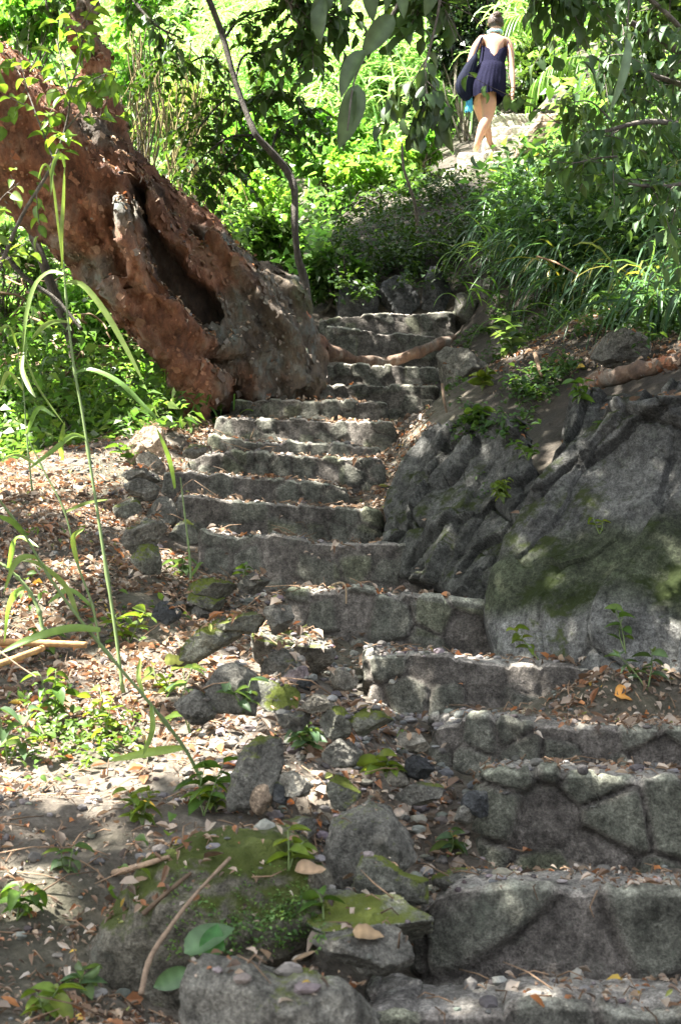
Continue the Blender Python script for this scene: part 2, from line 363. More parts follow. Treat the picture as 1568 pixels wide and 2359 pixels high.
# ------------------------------------------------------------------ the stairs
def make_step(edge, h, T, seed, near, cs=.17, joint=0):
    r_ = rng(seed)
    e = smooth_path([P(*q) for q in edge], 60)
    L = e[0]; R = e[-1]
    # plan path: back-left -> front-left -> along the edge -> back-right
    lb = L + np.array([.06, T + .12, 0]); rb = R + np.array([.0, T + .12, 0]); rb[2] = R[2]; lb[2] = L[2]
    c1 = np.linspace(0, 1, 14)[:, None]
    left = lb + (L - lb) * c1
    right = R + (rb - R) * c1
    path = np.vstack([left[:-1], e, right[1:]])
    for _ in range(3):
        q = path.copy(); q[1:-1, :2] = .25 * path[:-2, :2] + .5 * path[1:-1, :2] + .25 * path[2:, :2]; path = q
    seg_ = np.linalg.norm(np.diff(path[:, :2], axis=0), axis=1); s = np.concatenate([[0], np.cumsum(seg_)])
    ds = .009 if near else .013; n = int(s[-1] / ds); si = np.linspace(0, s[-1], n)
    path = np.stack([np.interp(si, s, path[:, k]) for k in range(3)], -1)
    tg = unit(np.gradient(path[:, :2], axis=0)); nr = np.stack([tg[:, 1], -tg[:, 0]], -1)     # outward
    # stones: wobble of the edge, groove between stones
    f1, e21, cid = vor(np.stack([si / cs + seed * 3.7, np.zeros(n) + .5], -1), seed)
    jit = (cid - .5) * .018 - .012 * ss(.16, 0, e21) + fbm(np.stack([si * 7, si * 0, si * 0 + seed], -1), 3, seed) * .016
    mz = int(h / ds); mt = 22; ml = 7; rr = .015
    lvl = [(-h + (h - rr) * k / mz, 0) for k in range(mz)] + [(-rr + rr * math.sin(a), rr * (1 - math.cos(a))) for a in np.linspace(0, math.pi / 2, ml)]
    rows = []; att = []
    xm0, xm1 = min(L[0], R[0]) + .15, max(L[0], R[0]) - .15
    for (z, o) in lvl:
        p = np.zeros((n, 3)); p[:, :2] = path[:, :2] - nr * (o + .05 * (z + h) / h)[..., None] if False else path[:, :2] - nr * (o - .035 * (-z / h))
        p[:, 2] = path[:, 2] + z + jit * ss(-h * .6, 0, z)
        rows.append(p)
    top0 = rows[-1].copy(); cen = np.stack([np.clip(top0[:, 0], xm0, xm1), np.interp(top0[:, 0], [xm0, xm1], [L[1], R[1]]) + T * .62, top0[:, 2]], -1)
    for k in range(1, mt):
        w_ = (k / (mt - 1)) ** 1.2; p = top0 + (cen - top0) * w_; p[:, 2] += .012 * math.sin(w_ * 3.14) + .02 * w_ + (path[:, 2] + 0 - top0[:, 2]) * w_ * .7
        rows.append(p)
    V = np.array(rows); nl = len(lvl)
    S2 = np.tile(si, (len(V), 1)); Zr = V[..., 2] - path[:, 2]
    uvv = np.stack([S2 / cs + seed * 3.7, (Zr + fbm(V * 5, 2, seed) * .03) / (cs * .95) + .5 + seed * .1], -1)
    f1, e21, cid = vor(uvv, seed + 40)
    wall = np.zeros(V.shape[:2]); wall[:nl] = 1
    prom = np.where(cid > .35, 1.0, .35)
    disp = (.016 * ss(0, .16, e21) * prom + (cid - .5) * .012 - .006)
    rough = fbm(V * 16, 4, seed) * .012 + fbm(V * 45, 3, seed) * .004 + fbm(V * 3.5, 2, seed + 1) * .012
    outn = np.zeros_like(V); outn[:nl, :, :2] = nr
    for k in range(ml): a = math.pi / 2 * k / (ml - 1); outn[mz + k, :, :2] = nr * math.cos(a); outn[mz + k, :, 2] = math.sin(a)
    outn[nl:, :, 2] = 1
    V = V + outn * ((disp * wall * ((.85 if near else .5) + joint) + rough)[..., None])
    stone = ss(.02, .2, e21) * wall * (cid > .35)
    tint = np.ones(V.shape) * (1 + (cid[..., None] - .5) * .35 * wall[..., None])
    tint = tint * (1 + stone[..., None] * (np.array([-.05, .0, -.06])))
    tint = tint * (1 + ((1 - stone) * wall)[..., None] * np.array([.10, .06, .04]))
    tint = tint * (1 + joint * stone[..., None] * np.array([-.04, .0, -.07]) + joint * .28 * ((1 - stone) * wall)[..., None])
    tint = tint * (1 - (.3 + .3 * joint) * (ss(.12 if joint else .16, 0, e21) * wall)[..., None] * (prom[..., None]))      # darker mortar joints
    gs = ss(.80, .9, _h(np.floor(uvv[..., 0]).astype(int), np.floor(uvv[..., 1]).astype(int), 0, seed)) * stone
    tint = tint * (1 + gs[..., None] * np.array([.03, .06, -.10]))
    tint[nl - 5:] *= 2.3; tint[:nl - 5] *= .9  # lips and treads painted paler as lit rims, risers darker
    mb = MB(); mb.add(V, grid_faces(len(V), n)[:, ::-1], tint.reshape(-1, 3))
    return mb
M['step_top'] = M['step']
stairs = empty('stone_staircase', P(800, 2358, 3.0)); stairs.location = [float(x) for x in P(800, 2358, 3.0)]
tag(stairs, 'long rough flight of grey cobble steps climbing from the near right to the tree', 'staircase')
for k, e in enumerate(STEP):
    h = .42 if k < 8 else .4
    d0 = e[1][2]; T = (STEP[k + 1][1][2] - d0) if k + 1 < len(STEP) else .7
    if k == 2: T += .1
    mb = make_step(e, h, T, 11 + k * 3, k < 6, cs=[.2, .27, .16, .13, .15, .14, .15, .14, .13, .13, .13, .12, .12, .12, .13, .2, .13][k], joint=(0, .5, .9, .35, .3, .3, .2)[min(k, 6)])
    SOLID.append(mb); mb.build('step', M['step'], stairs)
up_st = empty('stone_staircase', P(1140, 400, 15.6))
tag(up_st, 'short flight of sunlit stone steps far up the path under the walking woman', 'staircase')
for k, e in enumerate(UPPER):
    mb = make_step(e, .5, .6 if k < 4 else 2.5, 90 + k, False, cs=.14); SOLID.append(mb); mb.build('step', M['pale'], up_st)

# ------------------------------------------------------------------ rocks
def rock_mesh(u0, v0, u1, v1, d, dep=.9, seed=0, sub=4, facets=11, soft=.0, rough=.03, outline=None):
    """angular boulder that fills the pixel box at distance d; a real closed solid"""
    r_ = rng(seed); V, Fc = ICO[sub]
    pn = unit(r_.normal(size=(facets, 3)) * np.array([1, .9, 1])); hh = r_.uniform(.55, .95, facets)
    dn = V @ pn.T; rad = np.min(np.where(dn > .05, hh / np.maximum(dn, .05), 9), axis=1); rad = np.minimum(rad, 1.15)
    v = V * rad[:, None]
    if outline is not None:
        o = np.array(outline, float); cu, cv = (o[:, 0].min() + o[:, 0].max()) / 2, (o[:, 1].min() + o[:, 1].max()) / 2
        th = np.arctan2(-(o[:, 1] - cv), o[:, 0] - cu); rr = np.hypot(o[:, 0] - cu, o[:, 1] - cv)
        # radius of polygon along direction
        aa = np.arctan2(V[:, 2], V[:, 0]); R = np.zeros(len(V)); pts = np.stack([o[:, 0] - cu, -(o[:, 1] - cv)], -1)
        D = np.stack([np.cos(aa), np.sin(aa)], -1)
        for k in range(len(o)):
            a, bb = pts[k], pts[(k + 1) % len(o)]; ev = bb - a; den = D[:, 0] * ev[1] - D[:, 1] * ev[0]
            den = np.where(abs(den) < 1e-9, 1e-9, den)
            tt = (a[0] * ev[1] - a[1] * ev[0]) / den; uu = (a[0] * D[:, 1] - a[1] * D[:, 0]) / den
            ok = (uu >= -1e-6) & (uu <= 1 + 1e-6) & (tt > 0); R = np.where(ok, np.maximum(R, tt), R)
        m_ = np.hypot(V[:, 0], V[:, 2]); k = d / F
        hw = R.max() * k
        prof = np.clip(m_, 0, 1) ** .62
        fac = np.minimum(rad / 1.0, 1.0)
        v = np.stack([D[:, 0] * R * k * prof, V[:, 1] * dep * .5 * (u1 - u0) * k, D[:, 1] * R * k * prof], -1)
        sc = np.array([(u1 - u0) / 2 * k, dep * .5 * (u1 - u0) * k, (v1 - v0) / 2 * k]); vn_ = v / sc
        pl = unit(r_.normal(size=(8, 3)) * [.9, .3, .9] + [0, -.75, .15]); ph = r_.uniform(.42, .78, 8); dq = vn_ @ pl.T
        v[:, 1] *= np.minimum(1, np.min(np.where(dq > .05, ph / np.maximum(dq, .05), 9), axis=1))
        q0 = P(cu, cv, d)
    else:
        mn, mx = v.min(0), v.max(0); v = (v - (mn + mx) / 2) / ((mx - mn) / 2)
        k = d / F; v = v * np.array([(u1 - u0) / 2 * k, (u1 - u0) / 2 * k * dep, (v1 - v0) / 2 * k])
        q0 = P((u0 + u1) / 2, (v0 + v1) / 2, d)
    size = (u1 - u0) * d / F
    nrm = unit(v)
    v = v + nrm * (fbm(v * 5 / size + seed, 4, seed) * rough * size * 1.1 - np.abs(fbm(v * 9 / size + seed, 2, seed + 3)) * rough * size * 1.3 + fbm(v * 45 + seed, 3, seed) * min(.008, rough * size))[:, None]
    mb = MB(); mb.add(v + q0, Fc); return mb
ROCKS = []
def rock(name, label, box, mat, d=None, seed=0, dep=.9, sub=4, group=None, cat='rock', sink=.25, **k):
    u0, v0, u1, v1 = box
    if d is None: d = float(ray_ground((u0 + u1) / 2, v1 - (v1 - v0) * .12)[0]) + (u1 - u0) / 2 * 5 / F * dep * .4
    if u1 - u0 > 70: sub = max(sub, 5)
    mb = rock_mesh(u0, v0, u1, v1 + (v1 - v0) * sink, d, dep, seed, sub, **k)
    lo = mb.v[0].min(0); hi = mb.v[0].max(0)
    o = mb.build(name, M[mat], loc=((lo[0] + hi[0]) / 2, (lo[1] + hi[1]) / 2, lo[2])); SOLID.append(mb); ROCKS.append(o)
    return tag(o, label, cat, group)
def O(pts): return dict(outline=pts)
R_ = [
 ('boulder', 'large wet-looking boulder cropped by the bottom edge, green grey and blurred', (420, 2205, 860, 2480), 'rock', 2.75, dict(sub=5, sink=0, dep=.7, outline=[(424, 2240), (470, 2205), (560, 2215), (640, 2250), (700, 2240), (790, 2265), (860, 2330), (880, 2420), (880, 2500), (424, 2500)])),
 ('boulder', 'big leaning mossy slab beside the long stick at the lower left', (190, 1920, 770, 2360), 'slab', 3.5, dict(sub=5, sink=0, dep=.95, rough=.045, outline=[(185, 2290), (215, 2180), (290, 2060), (350, 1980), (450, 1930), (560, 1915), (640, 1905), (700, 1950), (750, 2000), (765, 2100), (700, 2200), (560, 2250), (430, 2320), (330, 2400), (190, 2400)])),
 ('rock', 'pointed grey rock with a sunlit white shoulder left of the second step', (745, 1850, 960, 2110), 'rock', 3.78, dict(sub=5, sink=0, dep=1.5, outline=[(745, 1960), (765, 1890), (850, 1845), (900, 1865), (950, 1940), (955, 1985), (850, 2050), (790, 2100), (755, 2070)])),
 ('rock', 'dark triangular rock with a yellow mossy edge in front of the pointed grey one', (805, 1965, 985, 2080), 'mossy', 3.62, dict(sub=4, sink=0, outline=[(805, 2055), (835, 1968), (880, 1975), (930, 2010), (985, 2025), (985, 2080), (805, 2090)])),
 ('rock', 'flat mossy rock below the dark triangular rock', (700, 2045, 990, 2180), 'mossy', 3.45, dict(sub=4, sink=.1)),
 ('rock', 'low flat grey rock half hidden by leaves left of the lowest full step', (720, 2130, 950, 2220), 'rock', 3.3, dict(sub=4, sink=.3)),
 ('rock', 'tall grey leaning slab with a moss strip behind the broken brick', (525, 1690, 650, 1850), 'rock', None, dict(sink=.1, outline=[(520, 1840), (535, 1780), (560, 1720), (600, 1692), (650, 1700), (655, 1760), (620, 1860), (525, 1870)])),
 ('stone', 'broken brick-like stone with a tan top', (573, 1800, 628, 1862), 'tan', None, dict(facets=6, sub=3, cat='stone')),
 ('stone', 'small square dark stone right of the tan-topped one', (628, 1800, 664, 1842), 'dkgreen', None, dict(facets=6, sub=3, cat='stone')),
 ('rock', 'pale flat rock behind the small square dark stone', (630, 1775, 725, 1825), 'pale', None, {}),
 ('stone', 'bright yellow-green mossy stone in the sunny gravel', (752, 1785, 832, 1850), 'mossy', None, {}),
 ('rock', 'grey boulder with a dark shadowed front between the sapling and the white stone', (480, 1525, 590, 1650), 'rock', None, dict(sub=5, outline=[(478, 1640), (470, 1580), (500, 1535), (545, 1522), (590, 1550), (600, 1610), (590, 1650)])),
 ('rock', 'dark brown rock at the foot of the grey boulder', (400, 1590, 500, 1652), 'rock', None, {}),
 ('rock', 'long yellow mossy boulder lit by the sun left of the rubble', (400, 1425, 560, 1535), 'mossy', None, dict(sub=5, outline=[(398, 1535), (420, 1490), (460, 1445), (510, 1420), (560, 1430), (560, 1465), (510, 1495), (450, 1530)])),
 ('rock', 'wide mossy flat rock above the long yellow boulder', (500, 1405, 610, 1450), 'mossy', None, {}),
 ('rock', 'broad grey rock left of the fifth step, largest of the rubble', (580, 1440, 775, 1545), 'rock', 5.35, dict(sub=5, sink=.15)),
 ('rock', 'pointed dark grey rock behind the pinkish stone', (600, 1485, 710, 1560), 'rock', 5.1, dict(outline=[(598, 1560), (610, 1515), (645, 1487), (680, 1510), (712, 1550), (705, 1570)])),
 ('stone', 'pinkish white stone resting among the rubble', (648, 1532, 712, 1580), 'pink', 4.95, dict(sub=3, sink=0)),
 ('stone', 'small blue black stone next to the pinkish stone', (682, 1562, 736, 1592), 'dkgreen', 4.85, dict(sub=3, sink=0, facets=8)),
 ('stone', 'small round grey stone left of the pinkish stone', (620, 1545, 652, 1580), 'rock', 4.95, dict(sub=3)),
 ('rock', 'grey rock with green moss on its right below the pinkish stone', (580, 1560, 690, 1640), 'mossy', 4.8, dict(sub=4, sink=.1)),
 ('rock', 'flat green grey rock under the mossy-sided one', (640, 1635, 715, 1675), 'rock', None, {}),
 ('rock', 'dark mossy rock left of the fourth step', (735, 1625, 810, 1690), 'mossy', None, {}),
 ('rock', 'rough mossy grey rock between the dark mossy rock and the fourth step', (800, 1625, 910, 1680), 'mossy', None, {}),
 ('rock', 'pitted brown grey rock behind the weed tuft in the rubble', (740, 1700, 835, 1755), 'rock', None, {}),
 ('stone', 'smooth pale oval stone against the left end of the fourth step', (910, 1685, 990, 1722), 'pale', None, dict(sub=3)),
 ('rock', 'dark rounded rock below the pale oval stone', (930, 1738, 1000, 1785), 'dkgreen', None, {}),
 ('stone', 'pale round topped stone in the gravel left of the third step', (885, 1770, 945, 1805), 'pale', None, dict(sub=3)),
 ('rock', 'low grey rock in a row left of the third step', (905, 1800, 1020, 1845), 'rock', None, {}),
 ('rock', 'dark mossy rock touching the left corner of the third step', (1060, 1820, 1125, 1870), 'dkgreen', None, {}),
 ('stone', 'light grey stone below the dark corner rock', (1045, 1850, 1100, 1890), 'rock', None, dict(sub=3)),
 ('rock', 'flat layered stone lying on the second tread', (995, 2000, 1195, 2050), 'rock', 3.95, dict(dep=.6)),
 ('rock', 'grey boulder with green side left of the seventh step', (280, 1195, 390, 1265), 'rock', None, {}),
 ('stone', 'yellow mossy stone below the grey boulder at the left', (300, 1250, 375, 1310), 'mossy', None, {}),
 ('rock', 'dark green flat mossy rock at the foot of the short reed', (430, 1330, 545, 1375), 'mossy', None, {}),
 ('stone', 'mossy rock in front of the dark green flat one', (432, 1365, 520, 1402), 'mossy', None, {}),
 ('stone', 'shaded stone on the leafy slope left of the mossy pair', (350, 1382, 420, 1430), 'dkgreen', None, {}),
 ('boulder', 'large sunlit tan rock with a broken face at the crest beside the stairs', (290, 978, 382, 1062), 'tan', 8.4, dict(sub=4, sink=.1, outline=[(288, 1050), (292, 1025), (330, 985), (358, 976), (376, 990), (384, 1020), (380, 1065), (300, 1072)])),
 ('rock', 'bright white flat rock below the tan crest rock', (312, 1040, 378, 1082), 'pale', 8.0, {}),
 ('rock', 'grey green flat rock below the bright white one', (280, 1078, 372, 1110), 'rock', None, {}),
 ('rock', 'grey rock beside the ninth step on the left slope', (290, 1100, 372, 1145), 'rock', None, {}),
 ('rock', 'dark mossy stone at the left end of the eighth step', (260, 1140, 330, 1185), 'mossy', None, {}),
 ('rock', 'grey edging stone below the left end of the eighth step', (335, 1140, 412, 1205), 'rock', None, {}),
 ('rock', 'mossy edging stone at the left end of the seventh step', (388, 1195, 460, 1250), 'mossy', None, {}),
 ('rock', 'broad grey edging rock under the left end of the sixth step', (545, 1318, 625, 1362), 'rock', None, {}),
 ('rock', 'grey stone wedged under the left end of the fifth step', (605, 1392, 680, 1450), 'rock', None, {}),
 ('stone', 'pale stone at the left foot of the fourth step face', (762, 1535, 825, 1580), 'pale', None, {}),
 ('rock', 'flat pale slab in the gravel right of the mossy-sided rock', (690, 1598, 770, 1635), 'pale', None, {}),
 ('rock', 'low dusty rock in the sun left of the pointed grey rock', (640, 1880, 730, 1925), 'rock', None, {}),
 ('rock', 'half buried rock above the yellow mossy boulder', (440, 1385, 500, 1420), 'rock', None, {}),
 ('rock', 'dark rock at the left end of the tenth step', (420, 1020, 480, 1050), 'rock', None, {}),
 ('rock', 'round stone set at the right end of the seventh step', (1030, 1290, 1070, 1335), 'dkgreen', 6.4, dict(sub=3, facets=14)),
 ('boulder', 'long dark boulder on the bank above the fallen log', (1352, 765, 1500, 845), 'rock', 7.75, dict(sub=5, dep=.8, sink=.05)),
 ('rock', 'pale small stone above the dark bank boulder', (1440, 745, 1475, 775), 'pale', 8.0, dict(sub=3)),
 ('rock', 'block of stone at the right end of the fourteenth step', (1005, 790, 1135, 890), 'rock', 10.0, dict(sub=4)),
 ('rock', 'dark boulder behind the top of the stairs, left one', (770, 655, 875, 745), 'dkgreen', 12.5, {}),
 ('rock', 'dark flat boulder behind the middle of the top step', (868, 632, 968, 735), 'dkgreen', 12.55, {}),
 ('rock', 'tall dark boulder at the right behind the top step', (962, 605, 1050, 735), 'dkgreen', 12.5, {}),
 ('rock', 'squared grey rock at the right end of the top step', (1040, 668, 1105, 740), 'rock', 12.1, {}),
 ('rock', 'smooth pale rock rising above the squared grey rock', (1085, 635, 1170, 690), 'rock', 12.0, {}),
 ('boulder', 'big brown boulder with a sunlit edge beside the upper steps', (1185, 262, 1310, 372), 'tan', 15.6, dict(sub=5, dep=.8, sink=0, outline=[(1178, 350), (1210, 305), (1242, 262), (1290, 258), (1310, 290), (1315, 370), (1180, 372)])),
 ('boulder', 'blue grey boulder resting above the big brown boulder', (1238, 205, 1320, 272), 'rock', 16.2, {}),
 ('rock', 'brown rock at the edge of the upper path behind leaves', (1290, 300, 1345, 350), 'tan', 15.4, {}),
 ('stone', 'small pale stone on the tread of the fourth step', (950, 1495, 975, 1512), 'pale', 5.5, dict(sub=2, sink=0)),
 ('stone', 'small white stone further right on the same fourth-step tread', (990, 1502, 1015, 1516), 'pale', 5.45, dict(sub=2, sink=0)),
]
for k, (nm, lb, box, mt, d, kw) in enumerate(R_):
    rock(nm, lb, box, mt, d, seed=100 + k * 7, **kw)

def slab(name, label, ctrl, mat, th=.8, seed=0, nu=170, nv=170, er=.1, amp=.05, cell=.5, cat='rock face', shear=.28, cracks=1):
    C = np.array([[P(*q) for q in row] for row in ctrl])
    A = np.array([smooth_path(row, nu) for row in C]); A = np.stack([smooth_path(A[:, j], nv) for j in range(nu)], 1)   # nv x nu
    du = np.gradient(A, axis=1); dv = np.gradient(A, axis=0); nr = unit(np.cross(du, dv))
    if nr[..., 1].mean() > 0: nr = -nr
    su = np.cumsum(np.linalg.norm(du, axis=-1), 1); sv = np.cumsum(np.linalg.norm(dv, axis=-1), 0)
    e = np.minimum(np.minimum(su, su[:, -1:] - su), np.minimum(sv, sv[-1:] - sv))
    q = np.stack([su, sv], -1); wob = fbm(A * 2.2, 3, seed) * .14
    q2 = np.stack([(su + shear * sv) / cell + wob, (sv * .55) / cell + wob], -1)
    q3 = np.stack([q2[..., 0], q2[..., 1] * .7, q2[..., 0] * 0 + seed], -1)
    f1, e21, cid, tl = vor(q2, seed + 1, True); f1b, e21b, cidb, tlb = vor(q2 * np.array([2.3, 1.7]) + 5 + fbm(A * 6, 2, seed)[..., None] * .2, seed + 3, True)
    disp = tl * amp * 2.6 + tlb * amp * 1.3 + (cid - .5) * amp * 1.2 + ss(0, .05, e21) * amp * .8 * cracks + (cidb - .5) * amp * .8 * cracks + ss(0, .05, e21b) * amp * .22 * cracks
    disp -= np.abs(vn(q3 * 2.6 , seed + 6)) ** .7 * amp * .5 + np.abs(vn(q3 * 6.1, seed + 8)) ** .7 * amp * .5
    disp += fbm(A * 2.0, 4, seed + 2) * amp * .8 + fbm(A * 40, 3, seed + 7) * .006 + fbm(A * 16, 4, seed + 4) * amp * .25
    tf = fbm(np.stack([q2[..., 0] * 1.1 + q2[..., 1] * .5, q2[..., 1] * .8, q2[..., 0] * 0 + seed], -1), 3, seed + 12) * 2.9; ti = np.floor(tf); tfr = tf - ti
    disp += (ti + ss(.0, .09, tfr)) * amp * 1.35 - np.where(tfr < .05, amp * .5, 0)
    tf2 = fbm(q3 * 3.1 + 4, 2, seed + 15) * 5; disp += (np.floor(tf2) + ss(0, .12, tf2 - np.floor(tf2))) * amp * .17
    V = A + nr * disp[..., None]
    if True: pass
    x = np.clip(e / er, 0, 1); V = V + np.array([0, 1, 0]) * (er * (1 - np.sqrt(1 - (1 - x) ** 2)))[..., None] * 1.2
    pu, pv_ = PJ(V); fv = sv / sv[-1:]; nz_ = fbm(V * 3, 3, seed + 21) * .16
    wet = ss(.42, .56, fv + nz_) * ss(.84, .74, fv + nz_) if nv > 230 else fv * .25; foot = ss(.76, .86, fv + nz_) if nv > 230 else 0 * fv
    tn = (1 + (cid - .5) * .35 + (cidb - .5) * .25)[..., None] * (1 - wet[..., None] * np.array([.5, .42, .62])) * (1 + .55 * foot[..., None]) * (1 - .4 * (tfr < .07))[..., None]
    mb = MB(); mb.add(V, grid_faces(nv, nu), tn.reshape(-1, 3))
    bd = np.concatenate([V[0], V[1:, -1], V[-1, ::-1][1:], V[::-1, 0][1:-1]]); nb = len(bd)
    bk = bd + np.array([.1, th, -.1]); ctr = bk.mean(0)
    mb.add(np.vstack([bd, bk, ctr[None]]), [np.array([[i, (i + 1) % nb, nb + (i + 1) % nb, nb + i] for i in range(nb)]), np.array([[nb + i, nb + (i + 1) % nb, 2 * nb] for i in range(nb)])])
    lo = V.reshape(-1, 3).min(0); o = mb.build(name, M[mat], loc=(V[..., 0].mean(), V[..., 1].mean(), lo[2])); SOLID.append(mb)
    return tag(o, label, cat)
slab('cliff_rock', 'huge dark mossy rock face at the right with a pale scraped foot', [
  [(1300, 1025, 5.95), (1400, 965, 5.9), (1568, 930, 5.7), (1800, 895, 5.5)],
  [(1228, 1130, 5.9), (1360, 1110, 5.8), (1568, 1100, 5.65), (1820, 1080, 5.5)],
  [(1160, 1290, 5.78), (1350, 1300, 5.6), (1568, 1300, 5.4), (1840, 1290, 5.2)],
  [(1150, 1400, 5.75), (1320, 1420, 5.45), (1568, 1430, 5.25), (1850, 1430, 5.05)],
  [(1185, 1580, 5.6), (1330, 1590, 5.35), (1568, 1590, 5.2), (1860, 1600, 5.0)]], 'face', 1.6, 5, 280, 260, cell=.62, amp=.034, er=.06)
slab('cliff_rock', 'lower rock face between the stairs and the bigger wall, moss along its cracks', [
  [(965, 1045, 7.15), (1040, 1005, 7.0), (1130, 980, 6.8), (1222, 968, 6.5)],
  [(905, 1140, 6.95), (1000, 1120, 6.8), (1110, 1100, 6.55), (1245, 1080, 6.3)],
  [(880, 1250, 6.75), (980, 1240, 6.5), (1090, 1220, 6.25), (1210, 1220, 6.05)],
  [(900, 1330, 6.7), (1010, 1350, 6.3), (1110, 1400, 6.0), (1200, 1430, 5.85)]], 'face', 1.4, 8, 220, 200, cell=.45, amp=.034, er=.06)
slab('cliff_rock', 'upper rock ledge directly under the fallen log at the right edge', [
  [(1340, 900, 6.75), (1420, 882, 6.65), (1568, 855, 6.45), (1800, 828, 6.3)],
  [(1325, 960, 6.68), (1420, 950, 6.55), (1568, 930, 6.35), (1800, 900, 6.2)],
  [(1310, 1050, 6.6), (1420, 1040, 6.5), (1568, 1010, 6.3), (1800, 990, 6.1)]], 'face', 1.2, 12, 180, 100, cell=.4, amp=.03, er=.05)
# ------------------------------------------------------------------ big red-barked tree
def remesh(tubes, voxel, smooth_it=4):
    mb = MB()
    for pts, rad, sd in tubes: tube(mb, smooth_path(pts, 26), smooth_path(np.array(rad)[:, None], 26)[:, 0], sd)
    v, fs, c = mb.arrays(); me = bpy.data.meshes.new('tmp')
    me.from_pydata(v.tolist(), [], [list(map(int, f)) for ff in fs for f in ff]); me.update()
    o = bpy.data.objects.new('tmp', me); COL.objects.link(o)
    m = o.modifiers.new('r', 'REMESH'); m.mode = 'VOXEL'; m.voxel_size = voxel
    m = o.modifiers.new('s', 'SMOOTH'); m.factor = .7; m.iterations = smooth_it
    dg = bpy.context.evaluated_depsgraph_get(); ev = o.evaluated_get(dg); em = ev.to_mesh()
    V = np.empty(len(em.vertices) * 3); em.vertices.foreach_get('co', V); V = V.reshape(-1, 3)
    Nn = np.empty(len(em.vertices) * 3); em.vertices.foreach_get('normal', Nn); Nn = Nn.reshape(-1, 3)
    Q = np.array([list(p.vertices) for p in em.polygons if len(p.vertices) == 4]); T3 = np.array([list(p.vertices) for p in em.polygons if len(p.vertices) == 3]).reshape(-1, 3)
    ev.to_mesh_clear(); bpy.data.objects.remove(o); bpy.data.meshes.remove(me)
    return V, Nn, [Q.astype(int)] + ([T3.astype(int)] if len(T3) else [])
def pxt(l):   # (u, v, d, r_px) list -> points and radii
    l = np.array(l, float); return P(l[:, 0], l[:, 1], l[:, 2]), l[:, 3] * l[:, 2] / F
tub = []
for l in ([(-260, 60, 9.1, 160), (-60, 235, 9.3, 168), (60, 335, 9.4, 165), (165, 430, 9.5, 150), (262, 535, 9.6, 138), (352, 645, 9.7, 126), (445, 755, 9.9, 122), (530, 845, 10.0, 108), (590, 930, 10.15, 100)],
          [(255, 380, 10.0, 60), (330, 452, 10.0, 56), (425, 545, 10.1, 74), (525, 625, 10.2, 82), (610, 705, 10.3, 92), (655, 785, 10.35, 95), (665, 860, 10.35, 92), (660, 930, 10.4, 100)],
          [(560, 830, 10.0, 90), (640, 870, 10.1, 100), (700, 900, 10.2, 80)],
          [(283, 452, 9.12, 34), (296, 540, 9.13, 34), (330, 640, 9.2, 35), (388, 722, 9.33, 36), (455, 780, 9.5, 35), (520, 790, 9.62, 32), (565, 770, 9.72, 28), (590, 720, 9.8, 24)],
          [(385, 505, 9.8, 20), (440, 580, 9.78, 28), (505, 665, 9.82, 30), (555, 735, 9.86, 30), (585, 810, 9.92, 28)],
          [(480, 560, 9.8, 34), (560, 640, 9.83, 42), (625, 720, 9.87, 42), (665, 800, 9.92, 42), (700, 900, 9.97, 46)],
          [(600, 800, 9.8, 44), (590, 860, 9.82, 40), (600, 930, 9.85, 44)], [(500, 860, 9.65, 40), (470, 920, 9.6, 34), (440, 975, 9.55, 26)],
          [(250, 640, 9.2, 40), (330, 740, 9.35, 46), (420, 840, 9.5, 48), (490, 930, 9.6, 46)],
          [(205, 150, 9.35, 44), (210, 220, 9.35, 58), (225, 300, 9.4, 82), (230, 370, 9.45, 80)],
          [(196, -420, 9.6, 30), (196, -160, 9.5, 34), (198, 20, 9.45, 36), (203, 120, 9.4, 38), (210, 215, 9.4, 48)],
          [(-260, 60, 9.1, 160), (-520, -250, 8.8, 130), (-700, -700, 8.5, 110)]):
    p, r = pxt(l); tub.append((p, r, 20))
V, Nn, Fc = remesh(tub, .028, 5)
# image-independent carve of the long hollow between the two stems (a polyline on the near side of the trunk)
hol = pxt([(322, 455, 9.6, 16), (338, 530, 9.6, 26), (362, 590, 9.65, 34), (402, 650, 9.7, 46), (452, 705, 9.75, 44), (500, 742, 9.85, 20)])
hp = smooth_path(hol[0], 60); hr = smooth_path(hol[1][:, None], 60)[:, 0]
dd = np.full(len(V), 9.); 
for k in range(60): dd = np.minimum(dd, np.hypot(V[:, 0] - hp[k, 0], V[:, 2] - hp[k, 2]) / hr[k])
dd = dd + fbm(V * 5, 3, 88) * .6
cr = np.full(len(V), 9.)
for pts in ([(248, 430, 9.2), (262, 540, 9.2), (290, 650, 9.3), (345, 750, 9.4), (420, 815, 9.5), (520, 830, 9.7), (600, 810, 9.8)], [(440, 520, 9.8), (520, 610, 9.8), (590, 690, 9.85), (630, 770, 9.9), (650, 860, 9.95)], [(540, 840, 9.7), (535, 940, 9.7)], [(180, 560, 9.2), (240, 690, 9.3), (340, 810, 9.4)], [(90, 300, 9), (160, 430, 9), (215, 520, 9)]):
    q = smooth_path(P(*np.array(pts, float).T), 60)
    for k in range(60): cr = np.minimum(cr, np.hypot(V[:, 0] - q[k, 0], V[:, 2] - q[k, 2]))
crease = ss(.06, .0, cr + fbm(V * 6, 2, 71) * .02)
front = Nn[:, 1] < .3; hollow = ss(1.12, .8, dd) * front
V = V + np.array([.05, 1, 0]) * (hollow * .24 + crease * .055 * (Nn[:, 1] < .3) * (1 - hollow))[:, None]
tone = ss(5.0, 9.0, V[:, 0] * 2 + 10)  # 0..1 left to right
n1 = fbm(V * np.array([5, 5, 3]), 4, 7); flaky = np.floor(fbm(V * 12, 3, 9) * 5) / 5; n3 = fbm(V * 34, 3, 11)
